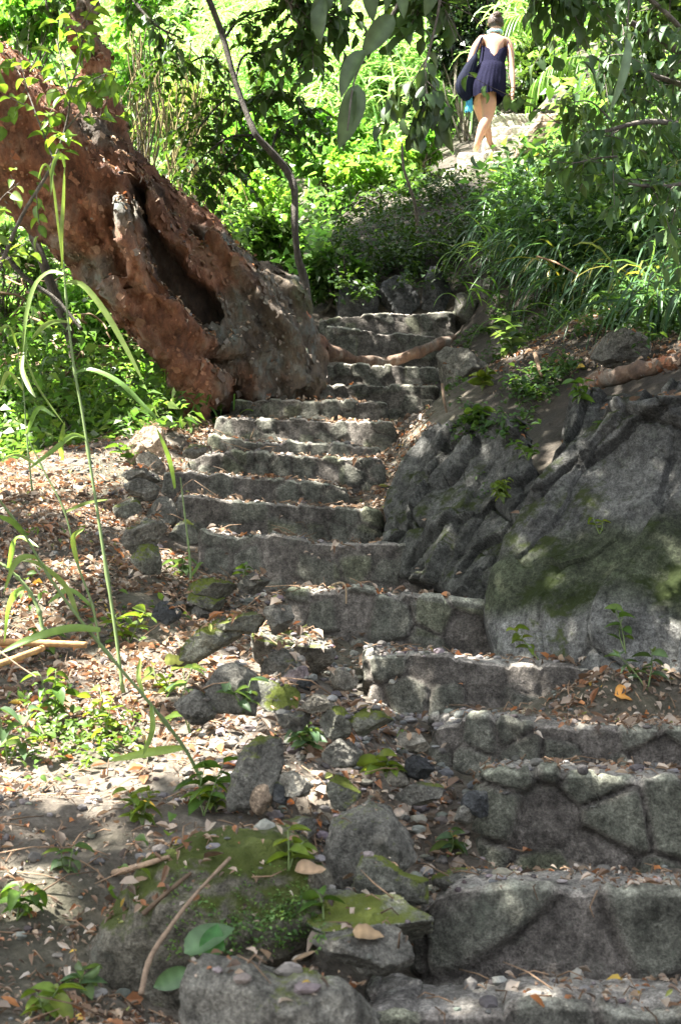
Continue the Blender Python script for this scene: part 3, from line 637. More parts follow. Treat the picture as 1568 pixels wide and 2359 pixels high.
al_ = V[:, 0] * .63 - V[:, 2] * .77; pe_ = V[:, 0] * .77 + V[:, 2] * .63
gro = .45 - np.abs(fbm(np.stack([al_ * 1.1, pe_ * 5.5, V[:, 1] * 5], -1), 2, 31)) * 3.0 + .4 * fbm(np.stack([al_ * 2, pe_ * 14, V[:, 1] * 12], -1), 2, 33)
pv = np.stack([al_ * 7 + fbm(V * 8, 2, 61) * .6, pe_ * 11 + V[:, 1] * 7 + fbm(V * 8, 2, 62) * .6], -1); _f, pe21, pcid, ptl = vor(pv, 63, True)
plate = (pcid - .5) * .016 + ptl * .02 - .016 * ss(.14, 0, pe21)
V = V + Nn * ((plate + n1 * .045 + flaky * .024 + n3 * .012 + gro * .058) * (1 - .6 * hollow))[:, None]
grey = np.clip(ss(-.25, .35, fbm(V * 3.2, 3, 21) + (V[:, 0] + 1.1) * .45), 0, 1)
bigv = fbm(V * 2.0, 3, 55)[:, None]
base = np.array([.92, .92, .84]) * (1 - grey[:, None]) * (1 + bigv * .9) + np.array([.66, 1.25, 1.65]) * grey[:, None] * .8 * (1 + bigv * .5)
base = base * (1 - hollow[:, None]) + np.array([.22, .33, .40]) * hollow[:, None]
base = base * (.82 + .4 * pcid[:, None])
mossk = ss(.25, .4, fbm(V * 4, 4, 77)) * ss(-.9, -.3, V[:, 0]) * (1 - hollow)
base = base * (1 - mossk[:, None] * .7) + np.array([.25, .6, .2]) * mossk[:, None] * .7
tree = empty('red_barked_tree', P(600, 930, 10.0)); tag(tree, 'massive leaning tree with peeling red bark and a long hollow beside the stairs', 'tree')
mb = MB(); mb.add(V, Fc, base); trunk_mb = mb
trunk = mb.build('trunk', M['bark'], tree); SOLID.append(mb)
# peeling flakes of bark
r_ = rng(5); u_, v_ = PJ(V); cand = np.where((Nn[:, 1] < .45) & (hollow < .2) & (u_ > -200) & (v_ > -150))[0]
pick = r_.choice(cand, 4200); fl = MB(); n = len(pick)
c0 = V[pick] + Nn[pick] * .004; t1 = unit(np.cross(Nn[pick], r_.normal(size=(n, 3)) * .45 + np.array([.77, .2, .63]))); t2 = np.cross(Nn[pick], t1)
sz = np.clip(r_.lognormal(-4.7, .6, n), .004, .035)[:, None]; ar = r_.uniform(.5, 1, n)[:, None]; lift = r_.uniform(.02, .5, n)[:, None]
ft = []
for a in (-1, 0, 1):
    for b_ in (-1, 0, 1):
        ft.append(c0 + t1 * sz * (a * .9 + r_.uniform(-.25, .25, (n, 1))) + t2 * sz * ar * (b_ * .9 + r_.uniform(-.25, .25, (n, 1))) + Nn[pick] * sz * lift * ((a + 1) ** 2) * .38)
fv = np.stack(ft, 1).reshape(-1, 3); q = np.array([[0, 1, 4, 3], [1, 2, 5, 4], [3, 4, 7, 6], [4, 5, 8, 7]]); fc = (np.arange(n)[:, None, None] * 9 + q).reshape(-1, 4)
pal = np.array([[.36, .15, .08], [.26, .10, .05], [.42, .30, .22], [.33, .28, .25], [.40, .20, .11], [.20, .09, .05], [.22, .20, .18]])
gsel = grey[pick]; ci = np.where(r_.random(n) < .25 + .6 * gsel, r_.choice([2, 3, 6, 6, 3], n), r_.choice([0, 1, 4, 5, 0], n))
fl.add(fv, fc, np.repeat(np.where(r_.random((n, 1)) < .1, pal[ci] * .9, np.array([.25, .12, .075]) * base[pick]) * r_.uniform(.7, 1.35, (n, 1)), 9, 0)); M['flake'] = plain_mat('bark_flake', (1, 1, 1), .7, .3, 60, bs=.3)
pb = fl.build('peeling_bark', M['flake'], tree, smooth=False)
# surface root crossing the stairs
rt = MB(); p, r = pxt([(700, 780, 10.6, 26), (755, 800, 10.75, 20), (800, 815, 10.85, 15), (850, 826, 10.95, 12), (910, 818, 11.0, 13), (965, 802, 11.0, 15), (1010, 785, 11.05, 15), (1045, 770, 11.2, 10)])
tube(rt, smooth_path(p, 90) - [0, 0, .03], smooth_path(r[:, None], 90)[:, 0], 16, (.7, 1.05, 1.25), .035, 3)
rt.build('root', M['bark'], tree); SOLID.append(rt)
# ------------------------------------------------------------------ log on the rock face
p, r = pxt([(1338, 892, 6.95, 13), (1380, 876, 6.9, 17), (1450, 858, 6.8, 15), (1520, 841, 6.7, 17), (1600, 825, 6.6, 18), (1800, 793, 6.3, 19)])
lg = MB(); pp = smooth_path(p, 90); tube(lg, pp, smooth_path(r[:, None], 90)[:, 0], 20, (.75, 1.2, 1.5), .035, 8)
log = empty('fallen_log', pp[0]); tag(log, 'fallen reddish log with flaking bark lying on the ledge at the right', 'log')
lg.build('log_body', M['bark'], log); SOLID.append(lg)
n = 500; i = r_.integers(0, 90, n); th = r_.uniform(0, 6.28, n); rad_ = smooth_path(r[:, None], 90)[:, 0][i]
nn = np.stack([.15 * np.cos(th), np.cos(th), np.sin(th)], -1); nn = unit(nn); c0 = pp[i] + nn * (rad_[:, None] * 1.02); t1 = unit(np.cross(nn, r_.normal(size=(n, 3)))); t2 = np.cross(nn, t1)
s_ = r_.uniform(.004, .015, (n, 1)); fl = MB()
fv = np.stack([c0 - t1 * s_ - t2 * s_, c0 + t1 * s_ - t2 * s_ * .6 + nn * s_ * .4, c0 + t1 * s_ * .7 + t2 * s_ + nn * s_ * .5, c0 - t1 * s_ * .8 + t2 * s_], 1).reshape(-1, 3)
fl.add(fv, np.arange(n * 4).reshape(-1, 4), np.repeat(pal[r_.integers(0, 7, n)] * .85, 4, 0)); fl.build('peeling_bark', M['flake'], log, smooth=False)

# ------------------------------------------------------------------ leaves
def leaf_tmpl(rows, fold=.18, droop=.15, point=1.0, lod=0):
    """unit-length leaf along +x, half width 1 along y (scaled later)"""
    xs = np.linspace(0, 1, rows); wv = xs ** .6 * (1 - xs) ** .8 / .41; wv[0] = .03; wv[-1] = .0
    v = []; f = []
    for k, (x, ww) in enumerate(zip(xs, wv)):
        z = -droop * x * x
        v += [(x, -ww, z + fold * ww), (x, 0, z), (x, ww, z + fold * ww)]
    for k in range(rows - 1):
        a = k * 3; f += [[a, a + 1, a + 4, a + 3], [a + 1, a + 2, a + 5, a + 4]]
    return np.array(v), np.array(f)
LT_HI = leaf_tmpl(6); LT_MD = leaf_tmpl(4)
LT_LO = (np.array([(0, 0, 0), (.45, -1, .12), (1, 0, -.12), (.45, 1, .12)]), np.array([[0, 1, 2, 3]]))
def put_leaves(mb, tm, pos, ax, nrm, length, wr, col, bend=None):
    n = len(pos); tv, tf = tm; ax = unit(ax); sd = unit(np.cross(nrm, ax)); up = np.cross(ax, sd)
    length = np.broadcast_to(np.asarray(length, float), (n,)); wr = np.broadcast_to(np.asarray(wr, float), (n,))
    bd = np.zeros(n) if bend is None else np.broadcast_to(bend, (n,))
    X = tv[:, 0][None] * length[:, None]; Y = tv[:, 1][None] * (length * wr)[:, None]; Z = tv[:, 2][None] * length[:, None] - (bd * length)[:, None] * (tv[:, 0] ** 2)[None]
    v = pos[:, None] + ax[:, None] * X[..., None] + sd[:, None] * Y[..., None] + up[:, None] * Z[..., None]
    f = (np.arange(n)[:, None, None] * len(tv) + tf).reshape(-1, tf.shape[1])
    col = np.asarray(col, float); col = np.tile(col, (n, 1)) if col.ndim == 1 else col
    cc = np.repeat(col, len(tv), 0).reshape(n, len(tv), 3)
    if len(tv) >= 18: cc[:, 1::3] *= 1.5; cc *= (1 + .10 * np.cos(np.arange(len(tv)) // 3 * np.pi))[None, :, None]     # midrib and side veins
    mb.add(v.reshape(-1, 3), f, cc)
def put_blades(mb, root, dr, length, width, droop, col, r_, segs=6, fold=.25):
    """arching strips; dr start direction, droop 0..3 bends towards the ground"""
    n = len(root); root = np.asarray(root, float); dr = unit(dr); length = np.broadcast_to(length, (n,)).astype(float); width = np.broadcast_to(width, (n,)).astype(float); droop = np.broadcast_to(droop, (n,)).astype(float)
    p = root.copy(); d = dr.copy(); st = length / segs; rows = []
    side = unit(np.cross(dr, np.array([0, 0, 1.0]) + r_.normal(size=(n, 3)) * .35))
    for k in range(segs + 1):
        t_ = k / segs; wd = width * (np.sin(np.pi * (0.12 + .88 * t_)) ** .6 if k < segs else 0.02)
        fo = unit(np.cross(side, d))
        rows.append(np.stack([p - side * wd[:, None] / 2 + fo * (wd * fold)[:, None], p, p + side * wd[:, None] / 2 + fo * (wd * fold)[:, None]], 1))
        p = p + d * st[:, None]; d = unit(d + np.array([0, 0, -1.0]) * (droop / segs)[:, None]); side = unit(side - d * (side * d).sum(-1, keepdims=True))
    v = np.stack(rows, 1)                       # n, segs+1, 3, 3
    m_ = (segs + 1) * 3; q = []
    for k in range(segs):
        a = k * 3; q += [[a, a + 1, a + 4, a + 3], [a + 1, a + 2, a + 5, a + 4]]
    f = (np.arange(n)[:, None, None] * m_ + np.array(q)).reshape(-1, 4)
    col = np.asarray(col, float); col = np.tile(col, (n, 1)) if col.ndim == 1 else col
    mb.add(v.reshape(-1, 3), f, np.repeat(col, m_, 0))
def gcol(r_, n, base, var=.3, yel=.25):
    c = np.tile(np.asarray(base, float), (n, 1)) * r_.uniform(1 - var, 1 + var, (n, 1)); k = (r_.random((n, 1)) ** 3) * yel
    return c * (1 + k * np.array([2.2, 1.0, .1]))
GR = (.065, .13, .028); GRY = (.11, .17, .03); GRD = (.035, .075, .022); GRB = (.07, .125, .06)

# ------------------------------------------------------------------ unseen leaves overhead, gaps shaped to steer shade and sun patches
LIT = [(140, 1095, 260, 55, 1), (345, 1015, 75, 55, 1), (60, 1160, 160, 50, .7), (260, 1190, 120, 50, .6), (480, 985, 60, 25, .7),
       (100, 1330, 170, 60, .55), (330, 1290, 130, 40, .6), (420, 1250, 60, 30, .8), (60, 1430, 120, 60, .5), (300, 1560, 190, 95, .95), (470, 1500, 110, 70, .85),
       (640, 1560, 110, 50, .5), (80, 1600, 120, 60, .45), (150, 1790, 270, 85, 1), (60, 2010, 120, 90, .8), (430, 1760, 120, 60, .7), (610, 1640, 80, 40, .6), (700, 1800, 220, 45, .75), (930, 1790, 90, 25, .6), (90, 2180, 120, 60, .4), (250, 1930, 180, 40, .45),
       (865, 1915, 52, 40, 1.0), (812, 1515, 30, 30, .9), (645, 1350, 45, 25, .9), (520, 1222, 60, 14, .7), (520, 1010, 35, 14, .9), (820, 1070, 70, 28, .85), (985, 1010, 60, 28, .85), (880, 738, 70, 16, 1), (430, 1080, 60, 14, .7),
       (1250, 1440, 80, 45, .35), (1160, 1662, 70, 12, .9), (970, 1690, 40, 22, .8), (1260, 2300, 130, 18, .7), (900, 1160, 50, 30, .3), (1230, 2060, 120, 14, .5), (1290, 1790, 150, 10, .5),
       (840, 820, 50, 12, .7), (960, 812, 50, 14, .5), (1190, 800, 50, 40, .45), (1110, 740, 40, 50, .3), (1420, 850, 80, 20, .6), (1330, 1120, 90, 80, .06), (1250, 1700, 300, 6, .3),
       (300, 250, 260, 200, .36), (300, 600, 260, 200, .16), (560, 620, 160, 90, .42), (60, 330, 120, 160, .45),
       (1150, 330, 190, 110, 1), (1400, 560, 240, 170, .22), (1250, 520, 120, 80, .3), (1400, 200, 220, 220, .4), (620, 2000, 50, 30, .3)]
for _e in STEP[3:]:
    for _k in range(3): LIT.append(((_e[_k][0] + min(_e[_k + 1][0], 1568)) / 2, (_e[_k][1] + _e[_k + 1][1]) / 2, 75, 13, .72))
LIT += [(90, 2110, 170, 60, .65), (60, 2260, 120, 60, .5), (300, 1960, 160, 40, .6), (560, 1950, 90, 30, .4), (200, 1900, 200, 40, .6), (620, 2150, 60, 50, .25)]
def litness(u, v, d):
    L = np.full(np.shape(u), .012)
    for (a, b_, ra, rb, s_) in LIT:
        q = ((u - a) / ra) ** 2 + ((v - b_) / rb) ** 2
        L = np.maximum(L, s_ * ss(1.25, .7, q))
    far = ss(12.8, 14.0, d); bank = ss(1.3, .8, ((u - 950) / 230) ** 2 + ((v - 560) / 165) ** 2) * ss(16, 15, d)
    L = np.maximum(L, far * (1 - bank) * .96)
    dk = ss(1.25, .9, ((u - 1110) / 120) ** 2 + ((v - 90) / 150) ** 2) * ss(16.8, 17.3, d) * ss(30, 28, d); L *= 1 - .93 * dk
    return L
SPOTS = [(600, 330, 16.8, .6), (760, 330, 17, .5), (870, 385, 16.6, .4), (560, 480, 15.5, .5), (400, 330, 11, .4), (500, 380, 10.6, .25), (900, 250, 5, .1), (960, 220, 5, .12), (190, 800, 11, .6), (100, 900, 9.5, .4), (340, 870, 10, .3), (640, 350, 10.7, .15), (150, 430, 5.05, .13), (90, 680, 5.05, .16), (330, 920, 5.05, .12), (180, 130, 5.1, .13), (60, 200, 5.2, .13), (250, 200, 5.1, .1), (230, 350, 9.2, .3), (60, 420, 9, .35), (560, 560, 9.8, .22), (640, 700, 10, .15), (380, 800, 9.6, .14),
         (1180, 800, 8.4, .12), (1100, 600, 9.6, .2), (1300, 560, 9.6, .2), (1450, 500, 9.3, .25), (1350, 420, 9.5, .2), (1240, 480, 10, .15), (1300, 80, 7.4, .35), (1450, 100, 7.5, .25), (1480, 330, 7.3, .25), (1520, 650, 8.5, .25), (1130, 110, 16.4, .4), (1115, 300, 16.4, .35), (100, 1480, 4.6, .3), (260, 1440, 4.4, .15), (345, 1020, 8.3, .35), (470, 1700, 4.6, .25)]
def shade_canopy(seed, n0, size, name):
    r_ = rng(seed); x = r_.uniform(-3.2, 4.5, n0); y = r_.uniform(2.0, 20, n0); z = hz(x, y) + .03
    # the rock face stands above the terrain sheet; the trunk also
    up = r_.uniform(3.6, 7.5, n0); tg_ = np.stack([x, y, z], -1); u, v = PJ(tg_)
    c = tg_ + SUN * (up / SUN[2])[:, None]
    dn = Vector(-SUN); hp_ = tg_.copy()                       # what the sun would really reach past this leaf
    for k in range(n0):
        h = BV.ray_cast(Vector(c[k]), dn)
        if h[0] is not None: hp_[k] = h[0]
    tg_ = hp_; u, v = PJ(tg_); y = tg_[:, 1]
    cl = fbm(c * 1.1, 3, 4)
    nz = fbm(tg_ * 4.5, 2, 12); rk = np.empty(n0); rk[np.argsort(nz)] = np.linspace(0, 1, n0)
    keep = rk > litness(u, v, y) * 1.1
    for (su, sv, sd, sr) in SPOTS:
        w_ = c - P(su, sv, sd); al = w_ @ SUN; keep &= ~((np.linalg.norm(w_ - al[:, None] * SUN, axis=1) < sr) & (al > 0))
    cu, cv = PJ(c); keep &= ~((cu > -60) & (cu < 1630) & (cv > -45) & (cv < 2400) & (c[:, 1] > .5))
    keep &= (c[:, 2] > hz(c[:, 0], c[:, 1]) + 1.2)
    c = c[keep]; n = len(c)
    ax = r_.normal(size=(n, 3)) * [1, 1, .5]; nr = np.array([0, 0, 1.0]) + r_.normal(size=(n, 3)) * .45
    mb = MB(); put_leaves(mb, LT_LO, c, ax, nr, r_.uniform(.8, 1.3, n) * size, .36, gcol(r_, n, GR)); return mb
lm = MB()
for k, (a, b_) in enumerate([((-4.6, 8.8, 6.4), (-5.2, 11, 8.8)), ((-1.6, 9.6, 6.6), (.8, 8.2, 8.4)), ((-1.6, 9.6, 6.6), (-2.5, 12, 10)), ((-.4, 8.9, 7.6), (.2, 5.5, 7.4))]):
    a = np.array(a); b_ = np.array(b_); pth = smooth_path(np.array([a, (a + b_) / 2 + [0, .2, .35], b_]), 14); lm = MB(); tube(lm, pth, np.linspace(.11, .03, 14), 8); lm.build('limb', M['bark'], tree)
# ------------------------------------------------------------------ solids seen from above
_vs = []; _fs = []; _o = 0
for s_ in SOLID:
    v, fs, c = s_.arrays(); _vs.append(v)
    for f in fs: _fs += (f + _o).tolist()
    _o += len(v)
BV = BVHTree.FromPolygons(np.concatenate(_vs).tolist(), _fs); del _vs, _fs
def drop(x, y, top=3.0):
    """rest points: highest solid surface under (x, y)"""
    n = len(x); p = np.zeros((n, 3)); nr = np.zeros((n, 3)); ok = np.zeros(n, bool); z0 = hz(x, y)
    dn = Vector((0, 0, -1))
    for k in range(n):
        h = BV.ray_cast(Vector((float(x[k]), float(y[k]), float(z0[k]) + top)), dn)
        if h[0] is not None:
            p[k] = h[0]; q = h[1]; nr[k] = q if q.z > 0 else -q; ok[k] = True
    return p, nr, ok
def hit_px(u, v):
    """first solid surface seen at the photo pixel"""
    q = P(u, v, 1.0); h = BV.ray_cast(Vector((0, 0, 0)), Vector(q).normalized())
    return (np.array(h[0]), np.array(h[1])) if h[0] is not None else (P(u, v, 9), np.array([0, 0, 1.]))
def hits(u, v):
    r = [hit_px(a, b_) for a, b_ in zip(u, v)]; return np.array([a for a, _ in r]), np.array([b_ for _, b_ in r])
def inpoly(u, v, poly):
    poly = np.array(poly, float); r = np.zeros(np.shape(u), bool)
    for (x0, y0), (x1, y1) in zip(poly, np.roll(poly, -1, 0)):
        c_ = ((y0 > v) != (y1 > v)) & (u < (x1 - x0) * (v - y0) / (y1 - y0 + 1e-12) + x0); r ^= c_
    return r
cm = shade_canopy(1, 150000, .12, 'crown')
M['crown'] = leaf_mat('shade_crown_leaf', .35)
cm.build('crown', M['crown'], tree)  # unseen crown, leaves placed to shape the shade and sun patches
# ------------------------------------------------------------------ leaf litter, twigs, gravel
PAL = np.array([[.25, .165, .11], [.36, .27, .19], [.50, .42, .34], [.33, .16, .08], [.56, .50, .43], [.12, .09, .07], [.19, .15, .115], [.50, .41, .33], [.55, .25, .10], [.60, .44, .10], [.33, .37, .12]])
PW = np.array([.16, .16, .10, .10, .08, .14, .14, .1, .02, .008, .012]); PW /= PW.sum()
r_ = rng(77)
n0 = 165000; x = r_.uniform(-2.9, 2.4, n0); y = r_.uniform(2.4, 10.5, n0) ; z = hz(x, y); u, v = PJ(np.stack([x, y, z], -1))
stair = np.zeros(n0); edge_l = np.interp(y, [3.2, 3.7, 4.2, 4.7, 5.3, 5.9, 6.5, 7.1, 7.6, 8.6, 9.6, 10.1], [820, 975, 1115, 1000, 830, 640, 455, 410, 380, 480, 530, 605])
edge_r = np.interp(y, [4.7, 5.3, 5.9, 6.5, 7.1, 7.6, 8.1, 9.6, 11], [1700, 1430, 1210, 1075, 860, 740, 870, 890, 1010])
den = np.where(u < edge_l - 10, .95, np.where(u > edge_r, .75, .10))
den = np.where((u > edge_l - 10) & (u < edge_r) & (fbm(np.stack([x * 2.5, y * 2.5, x * 0], -1), 2, 6) > .25), .5, den)
den = np.where((u > 1260) & (y > 4.6) & (y < 5.7), .95, den); den = np.where((u > 1000) & (y > 6.6) & (y < 10), .6, den); rub = ss(1.2, .6, ((u - 760) / 300) ** 2 + ((v - 1720) / 190) ** 2); den *= 1 - .45 * rub
den *= .8 * (.2 + .9 * ss(-.3, .25, fbm(np.stack([x * 1.6, y * 1.6, x * 0], -1), 3, 16)))
k = r_.random(n0) < den; x, y = x[k], y[k]; p, nr, ok = drop(x, y)
uu, vv_ = PJ(p); onrock = (uu > np.interp(vv_, [980, 1060, 1250, 1400, 1500], [1000, 930, 880, 1090, 1190])) & (vv_ > 860) & (vv_ < 1510); ok &= nr[:, 2] > np.where(onrock, .9, .5); ok &= ~(onrock & (r_.random(len(p)) < .75)); ok &= ~((uu > 1050) & (vv_ < 900) & (r_.random(len(p)) < .35)); p, nr = p[ok], nr[ok]; n = len(p)
mb = MB(); LT3 = leaf_tmpl(4, .3, .1)
ax = r_.normal(size=(n, 3)); ax -= nr * (ax * nr).sum(-1, keepdims=True); ax = unit(ax) + nr * r_.uniform(-.05, .3, (n, 1)); up = unit(nr + r_.normal(size=(n, 3)) * .33)
ln = np.clip(r_.lognormal(-3.85, .48, n), .010, .06) * np.where(p[:, 1] < 4.2, .72, 1)
put_leaves(mb, LT3, p + nr * r_.uniform(.001, .016, (n, 1)), ax, up, ln, r_.uniform(.14, .38, n), PAL[r_.choice(len(PAL), n, p=PW)] * r_.uniform(.7, 1.15, (n, 1)), r_.uniform(-.5, .9, n))
tag(mb.build('leaf_litter', M['litter'], smooth=False), kind='stuff')
# a few bigger leaves on the near steps
n0 = 90; x = r_.uniform(-.9, 1.6, n0); y = r_.uniform(2.7, 5.4, n0); p, nr, ok = drop(x, y); ok &= nr[:, 2] > .6; p, nr = p[ok], nr[ok]; n = len(p)
mb = MB(); ax = r_.normal(size=(n, 3)) * [1, 1, .3]; put_leaves(mb, LT_HI, p + nr * .012, ax, unit(nr + r_.normal(size=(n, 3)) * .6), r_.uniform(.03, .06, n), r_.uniform(.2, .4, n), PAL[r_.choice(len(PAL), n, p=PW)] * r_.uniform(.6, 1.1, (n, 1)), r_.uniform(-.6, 1.2, n))
tag(mb.build('fallen_leaves', M['litter']), kind='stuff')
n0 = 6500; x = r_.uniform(-2.7, 1.9, n0); y = r_.uniform(2.5, 9.5, n0); p, nr, ok = drop(x, y); uu, vv_ = PJ(p); ok &= nr[:, 2] > .5; ok &= ~((uu > np.interp(vv_, [980, 1060, 1250, 1400, 1500], [1000, 930, 880, 1090, 1190])) & (vv_ > 860) & (vv_ < 1510)); p, nr = p[ok], nr[ok]; mb = MB()
for k in range(len(p)):
    if r_.random() < .35 and p[k, 0] > .1: continue
    dr = r_.normal(size=3); dr -= nr[k] * (dr @ nr[k]); dr = unit(dr) + nr[k] * r_.uniform(-.05, .25); L_ = r_.lognormal(-2.85, .55) * (.7 if p[k, 0] > .05 else 1); q = np.stack([p[k] + nr[k] * .008, p[k] + dr * L_ * .5 + nr[k] * .012 + r_.normal(size=3) * .006, p[k] + dr * L_])
    tube(mb, q, [.0022, .0018, .001], 4, np.array([.9, .8, .7]) * r_.uniform(.5, 1.6))
tag(mb.build('twigs', M['twig']), kind='stuff')
n0 = 30000; x = r_.uniform(-2.6, 1.9, n0); y = r_.uniform(2.6, 9.5, n0); z = hz(x, y); u, v = PJ(np.stack([x, y, z], -1))
den = .16 + ss(1.2, .4, ((u - 780) / 330) ** 2 + ((v - 1760) / 230) ** 2) * .9 + ss(1.2, .4, ((u - 560) / 120) ** 2 + ((v - 1420) / 80) ** 2) * .9 + ss(1.2, .4, ((u - 1150) / 420) ** 2 + ((v - 2020) / 60) ** 2) * 1.0
k = r_.random(n0) < den; p, nr, ok = drop(x[k], y[k]); uu, vv_ = PJ(p); ok &= nr[:, 2] > .6; ok &= ~((uu > np.interp(vv_, [980, 1060, 1250, 1400, 1500], [1000, 930, 880, 1090, 1190])) & (vv_ > 700) & (vv_ < 1510)); p, nr = p[ok], nr[ok]; n = len(p)
V1, F1 = ICO[1]; rr = np.clip(r_.lognormal(-4.75, .5, n), .004, .019)
vv = V1[None] * (1 + .35 * (r_.random((n, len(V1), 1)) - .5)) * rr[:, None, None] * np.stack([r_.uniform(.8, 1.4, n), r_.uniform(.8, 1.3, n), r_.uniform(.5, .9, n)], -1)[:, None]
M['gravel'] = plain_mat('gravel_stone', (1, 1, 1), .85, .3, 50)
mb = MB(); mb.add((vv + (p + nr * (rr * .3)[:, None])[:, None]).reshape(-1, 3), (np.arange(n)[:, None, None] * len(V1) + F1).reshape(-1, 3), np.repeat(np.array([[.17, .16, .15]]) * r_.uniform(.4, 1.7, (n, 1)) * (1 + r_.normal(size=(n, 3)) * .05), len(V1), 0))
tag(mb.build('gravel', M['gravel'], smooth=False), kind='stuff')

# ------------------------------------------------------------------ plant builders
def strip(mb, pts, width, col, fold=.25, seed=0, n=14):
    p = smooth_path(pts, n); t_ = unit(np.gradient(p, axis=0)); tv = np.array([0, 1., 0]) + rng(seed).normal(size=3) * .5
    s_ = unit(np.cross(t_, tv)); f_ = np.cross(t_, s_); k = np.linspace(0, 1, n); wd = width * np.clip(np.sin(np.pi * (.1 + .9 * k)) ** .55, .02, 1); wd[-1] = .0005
    v = np.stack([p - s_ * wd[:, None] / 2 + f_ * fold * wd[:, None], p, p + s_ * wd[:, None] / 2 + f_ * fold * wd[:, None]], 1)
    mb.add(v, grid_faces(n, 3), col)
def reed(label, stem, d, blades, r=.006, seed=0, d_tip=None):
    """a tall grass plant: stem and blades drawn through points at its own distance"""
    r_ = rng(seed); l = np.array(stem, float); dd = np.linspace(d, d_tip or d, len(l)); p = P(l[:, 0], l[:, 1], dd)
    root = hit_px(*stem[0])[0]; o = empty('reed', p[0]); tag(o, label, 'reed', 'tall green reeds')
    mb = MB(); pp = smooth_path(p, 40); tube(mb, pp, np.linspace(r, r * .5, 40) * (.82 + .45 * (np.arange(40) % 8 == 0)), 7, (.15, .21, .08)); mb.build('stem', M['stem'], o)
    for k, (pts, wpx) in enumerate(blades):
        mb = MB(); l2 = np.array(pts, float); j = np.argmin(np.hypot(l[:, 0] - l2[0, 0], l[:, 1] - l2[0, 1])); q = P(l2[:, 0], l2[:, 1], dd[j] - np.linspace(0, 1, len(l2)) * r_.uniform(-.12, .2))
        strip(mb, q, wpx * dd[j] / F * 1.1, np.array((.17, .31, .085)) * r_.uniform(.75, 1.25) * np.array([1 + r_.random() * .4, 1, 1]), .22, seed + k); mb.build('blade', M['grass'], o)
    return o
reed('tallest sunlit reed with long arching blades in front of the red tree', [(284, 1596), (266, 1450), (236, 1250), (210, 1080), (190, 950), (172, 850), (158, 740), (150, 650), (147, 600)], 5.05, [
  ([(147, 615), (146, 540), (150, 460), (151, 375)], 17), ([(150, 385), (143, 356), (128, 366), (120, 400), (118, 450)], 9), ([(147, 620), (134, 520), (124, 440), (112, 385), (98, 384), (88, 415)], 8),
  ([(149, 632), (115, 628), (82, 660), (62, 730), (54, 812)], 14), ([(150, 652), (190, 656), (240, 715), (290, 800), (332, 882)], 13), ([(158, 742), (122, 742), (94, 758), (72, 782)], 11),
  ([(172, 860), (212, 853), (275, 882), (330, 935), (368, 970)], 14), ([(196, 1008), (165, 1004), (120, 1040), (64, 1082)], 11), ([(145, 1060), (142, 1020), (150, 970)], 11), ([(54, 812), (52, 850), (68, 890), (84, 916)], 11), ([(60, 820), (90, 890), (150, 978)], 9)], .0075, 3)
reed('short reed with one upright blade at the flat mossy rock', [(440, 1334), (436, 1270), (424, 1170), (416, 1100)], 5.95, [([(402, 1125), (388, 1060), (360, 984)], 15), ([(440, 1330), (460, 1300), (470, 1296)], 8)], .006, 5)
reed('long diagonal reed leaning to the left across the leafy slope', [(478, 1830), (430, 1730), (350, 1625), (270, 1530), (180, 1420), (112, 1325), (60, 1235), (10, 1165), (-20, 1130)], 4.25, [
  ([(232, 1452), (160, 1450), (70, 1475), (0, 1505)], 22), ([(424, 1722), (350, 1732), (250, 1752)], 18), ([(112, 1312), (74, 1284), (34, 1298), (8, 1368)], 14), ([(180, 1420), (150, 1350), (90, 1300), (40, 1290)], 13), ([(330, 1600), (318, 1560), (325, 1512)], 12), ([(60, 1232), (30, 1200), (-10, 1185)], 14), ([(350, 1625), (352, 1680), (330, 1740)], 12)], .0065, 6, 3.9)
reed('reed with a bent yellow green stem at the left edge', [(232, 1500), (215, 1400), (180, 1300), (150, 1180), (100, 1080), (60, 1000)], 5.5, [([(180, 1300), (170, 1240), (196, 1216)], 11), ([(150, 1180), (200, 1160), (250, 1150)], 9), ([(100, 1080), (40, 1050), (-10, 1070)], 10), ([(215, 1400), (160, 1360), (110, 1390)], 12)], .006, 7)
reed('thick stemmed reed curving up from the canes at the left edge', [(100, 1455), (88, 1400), (60, 1350), (20, 1310), (-10, 1290)], 4.9, [([(60, 1350), (20, 1390), (10, 1480)], 16), ([(20, 1310), (40, 1240), (90, 1260)], 12)], .009, 8)
reed('slim reed with drooping blades at the far left above the crest', [(75, 1130), (62, 1000), (55, 900), (40, 800)], 6.3, [([(40, 800), (20, 752), (-6, 770)], 10), ([(55, 900), (20, 860), (0, 900)], 11), ([(62, 1000), (90, 940), (130, 960)], 10), ([(48, 860), (60, 800), (50, 770), (20, 775)], 9)], .005, 9)
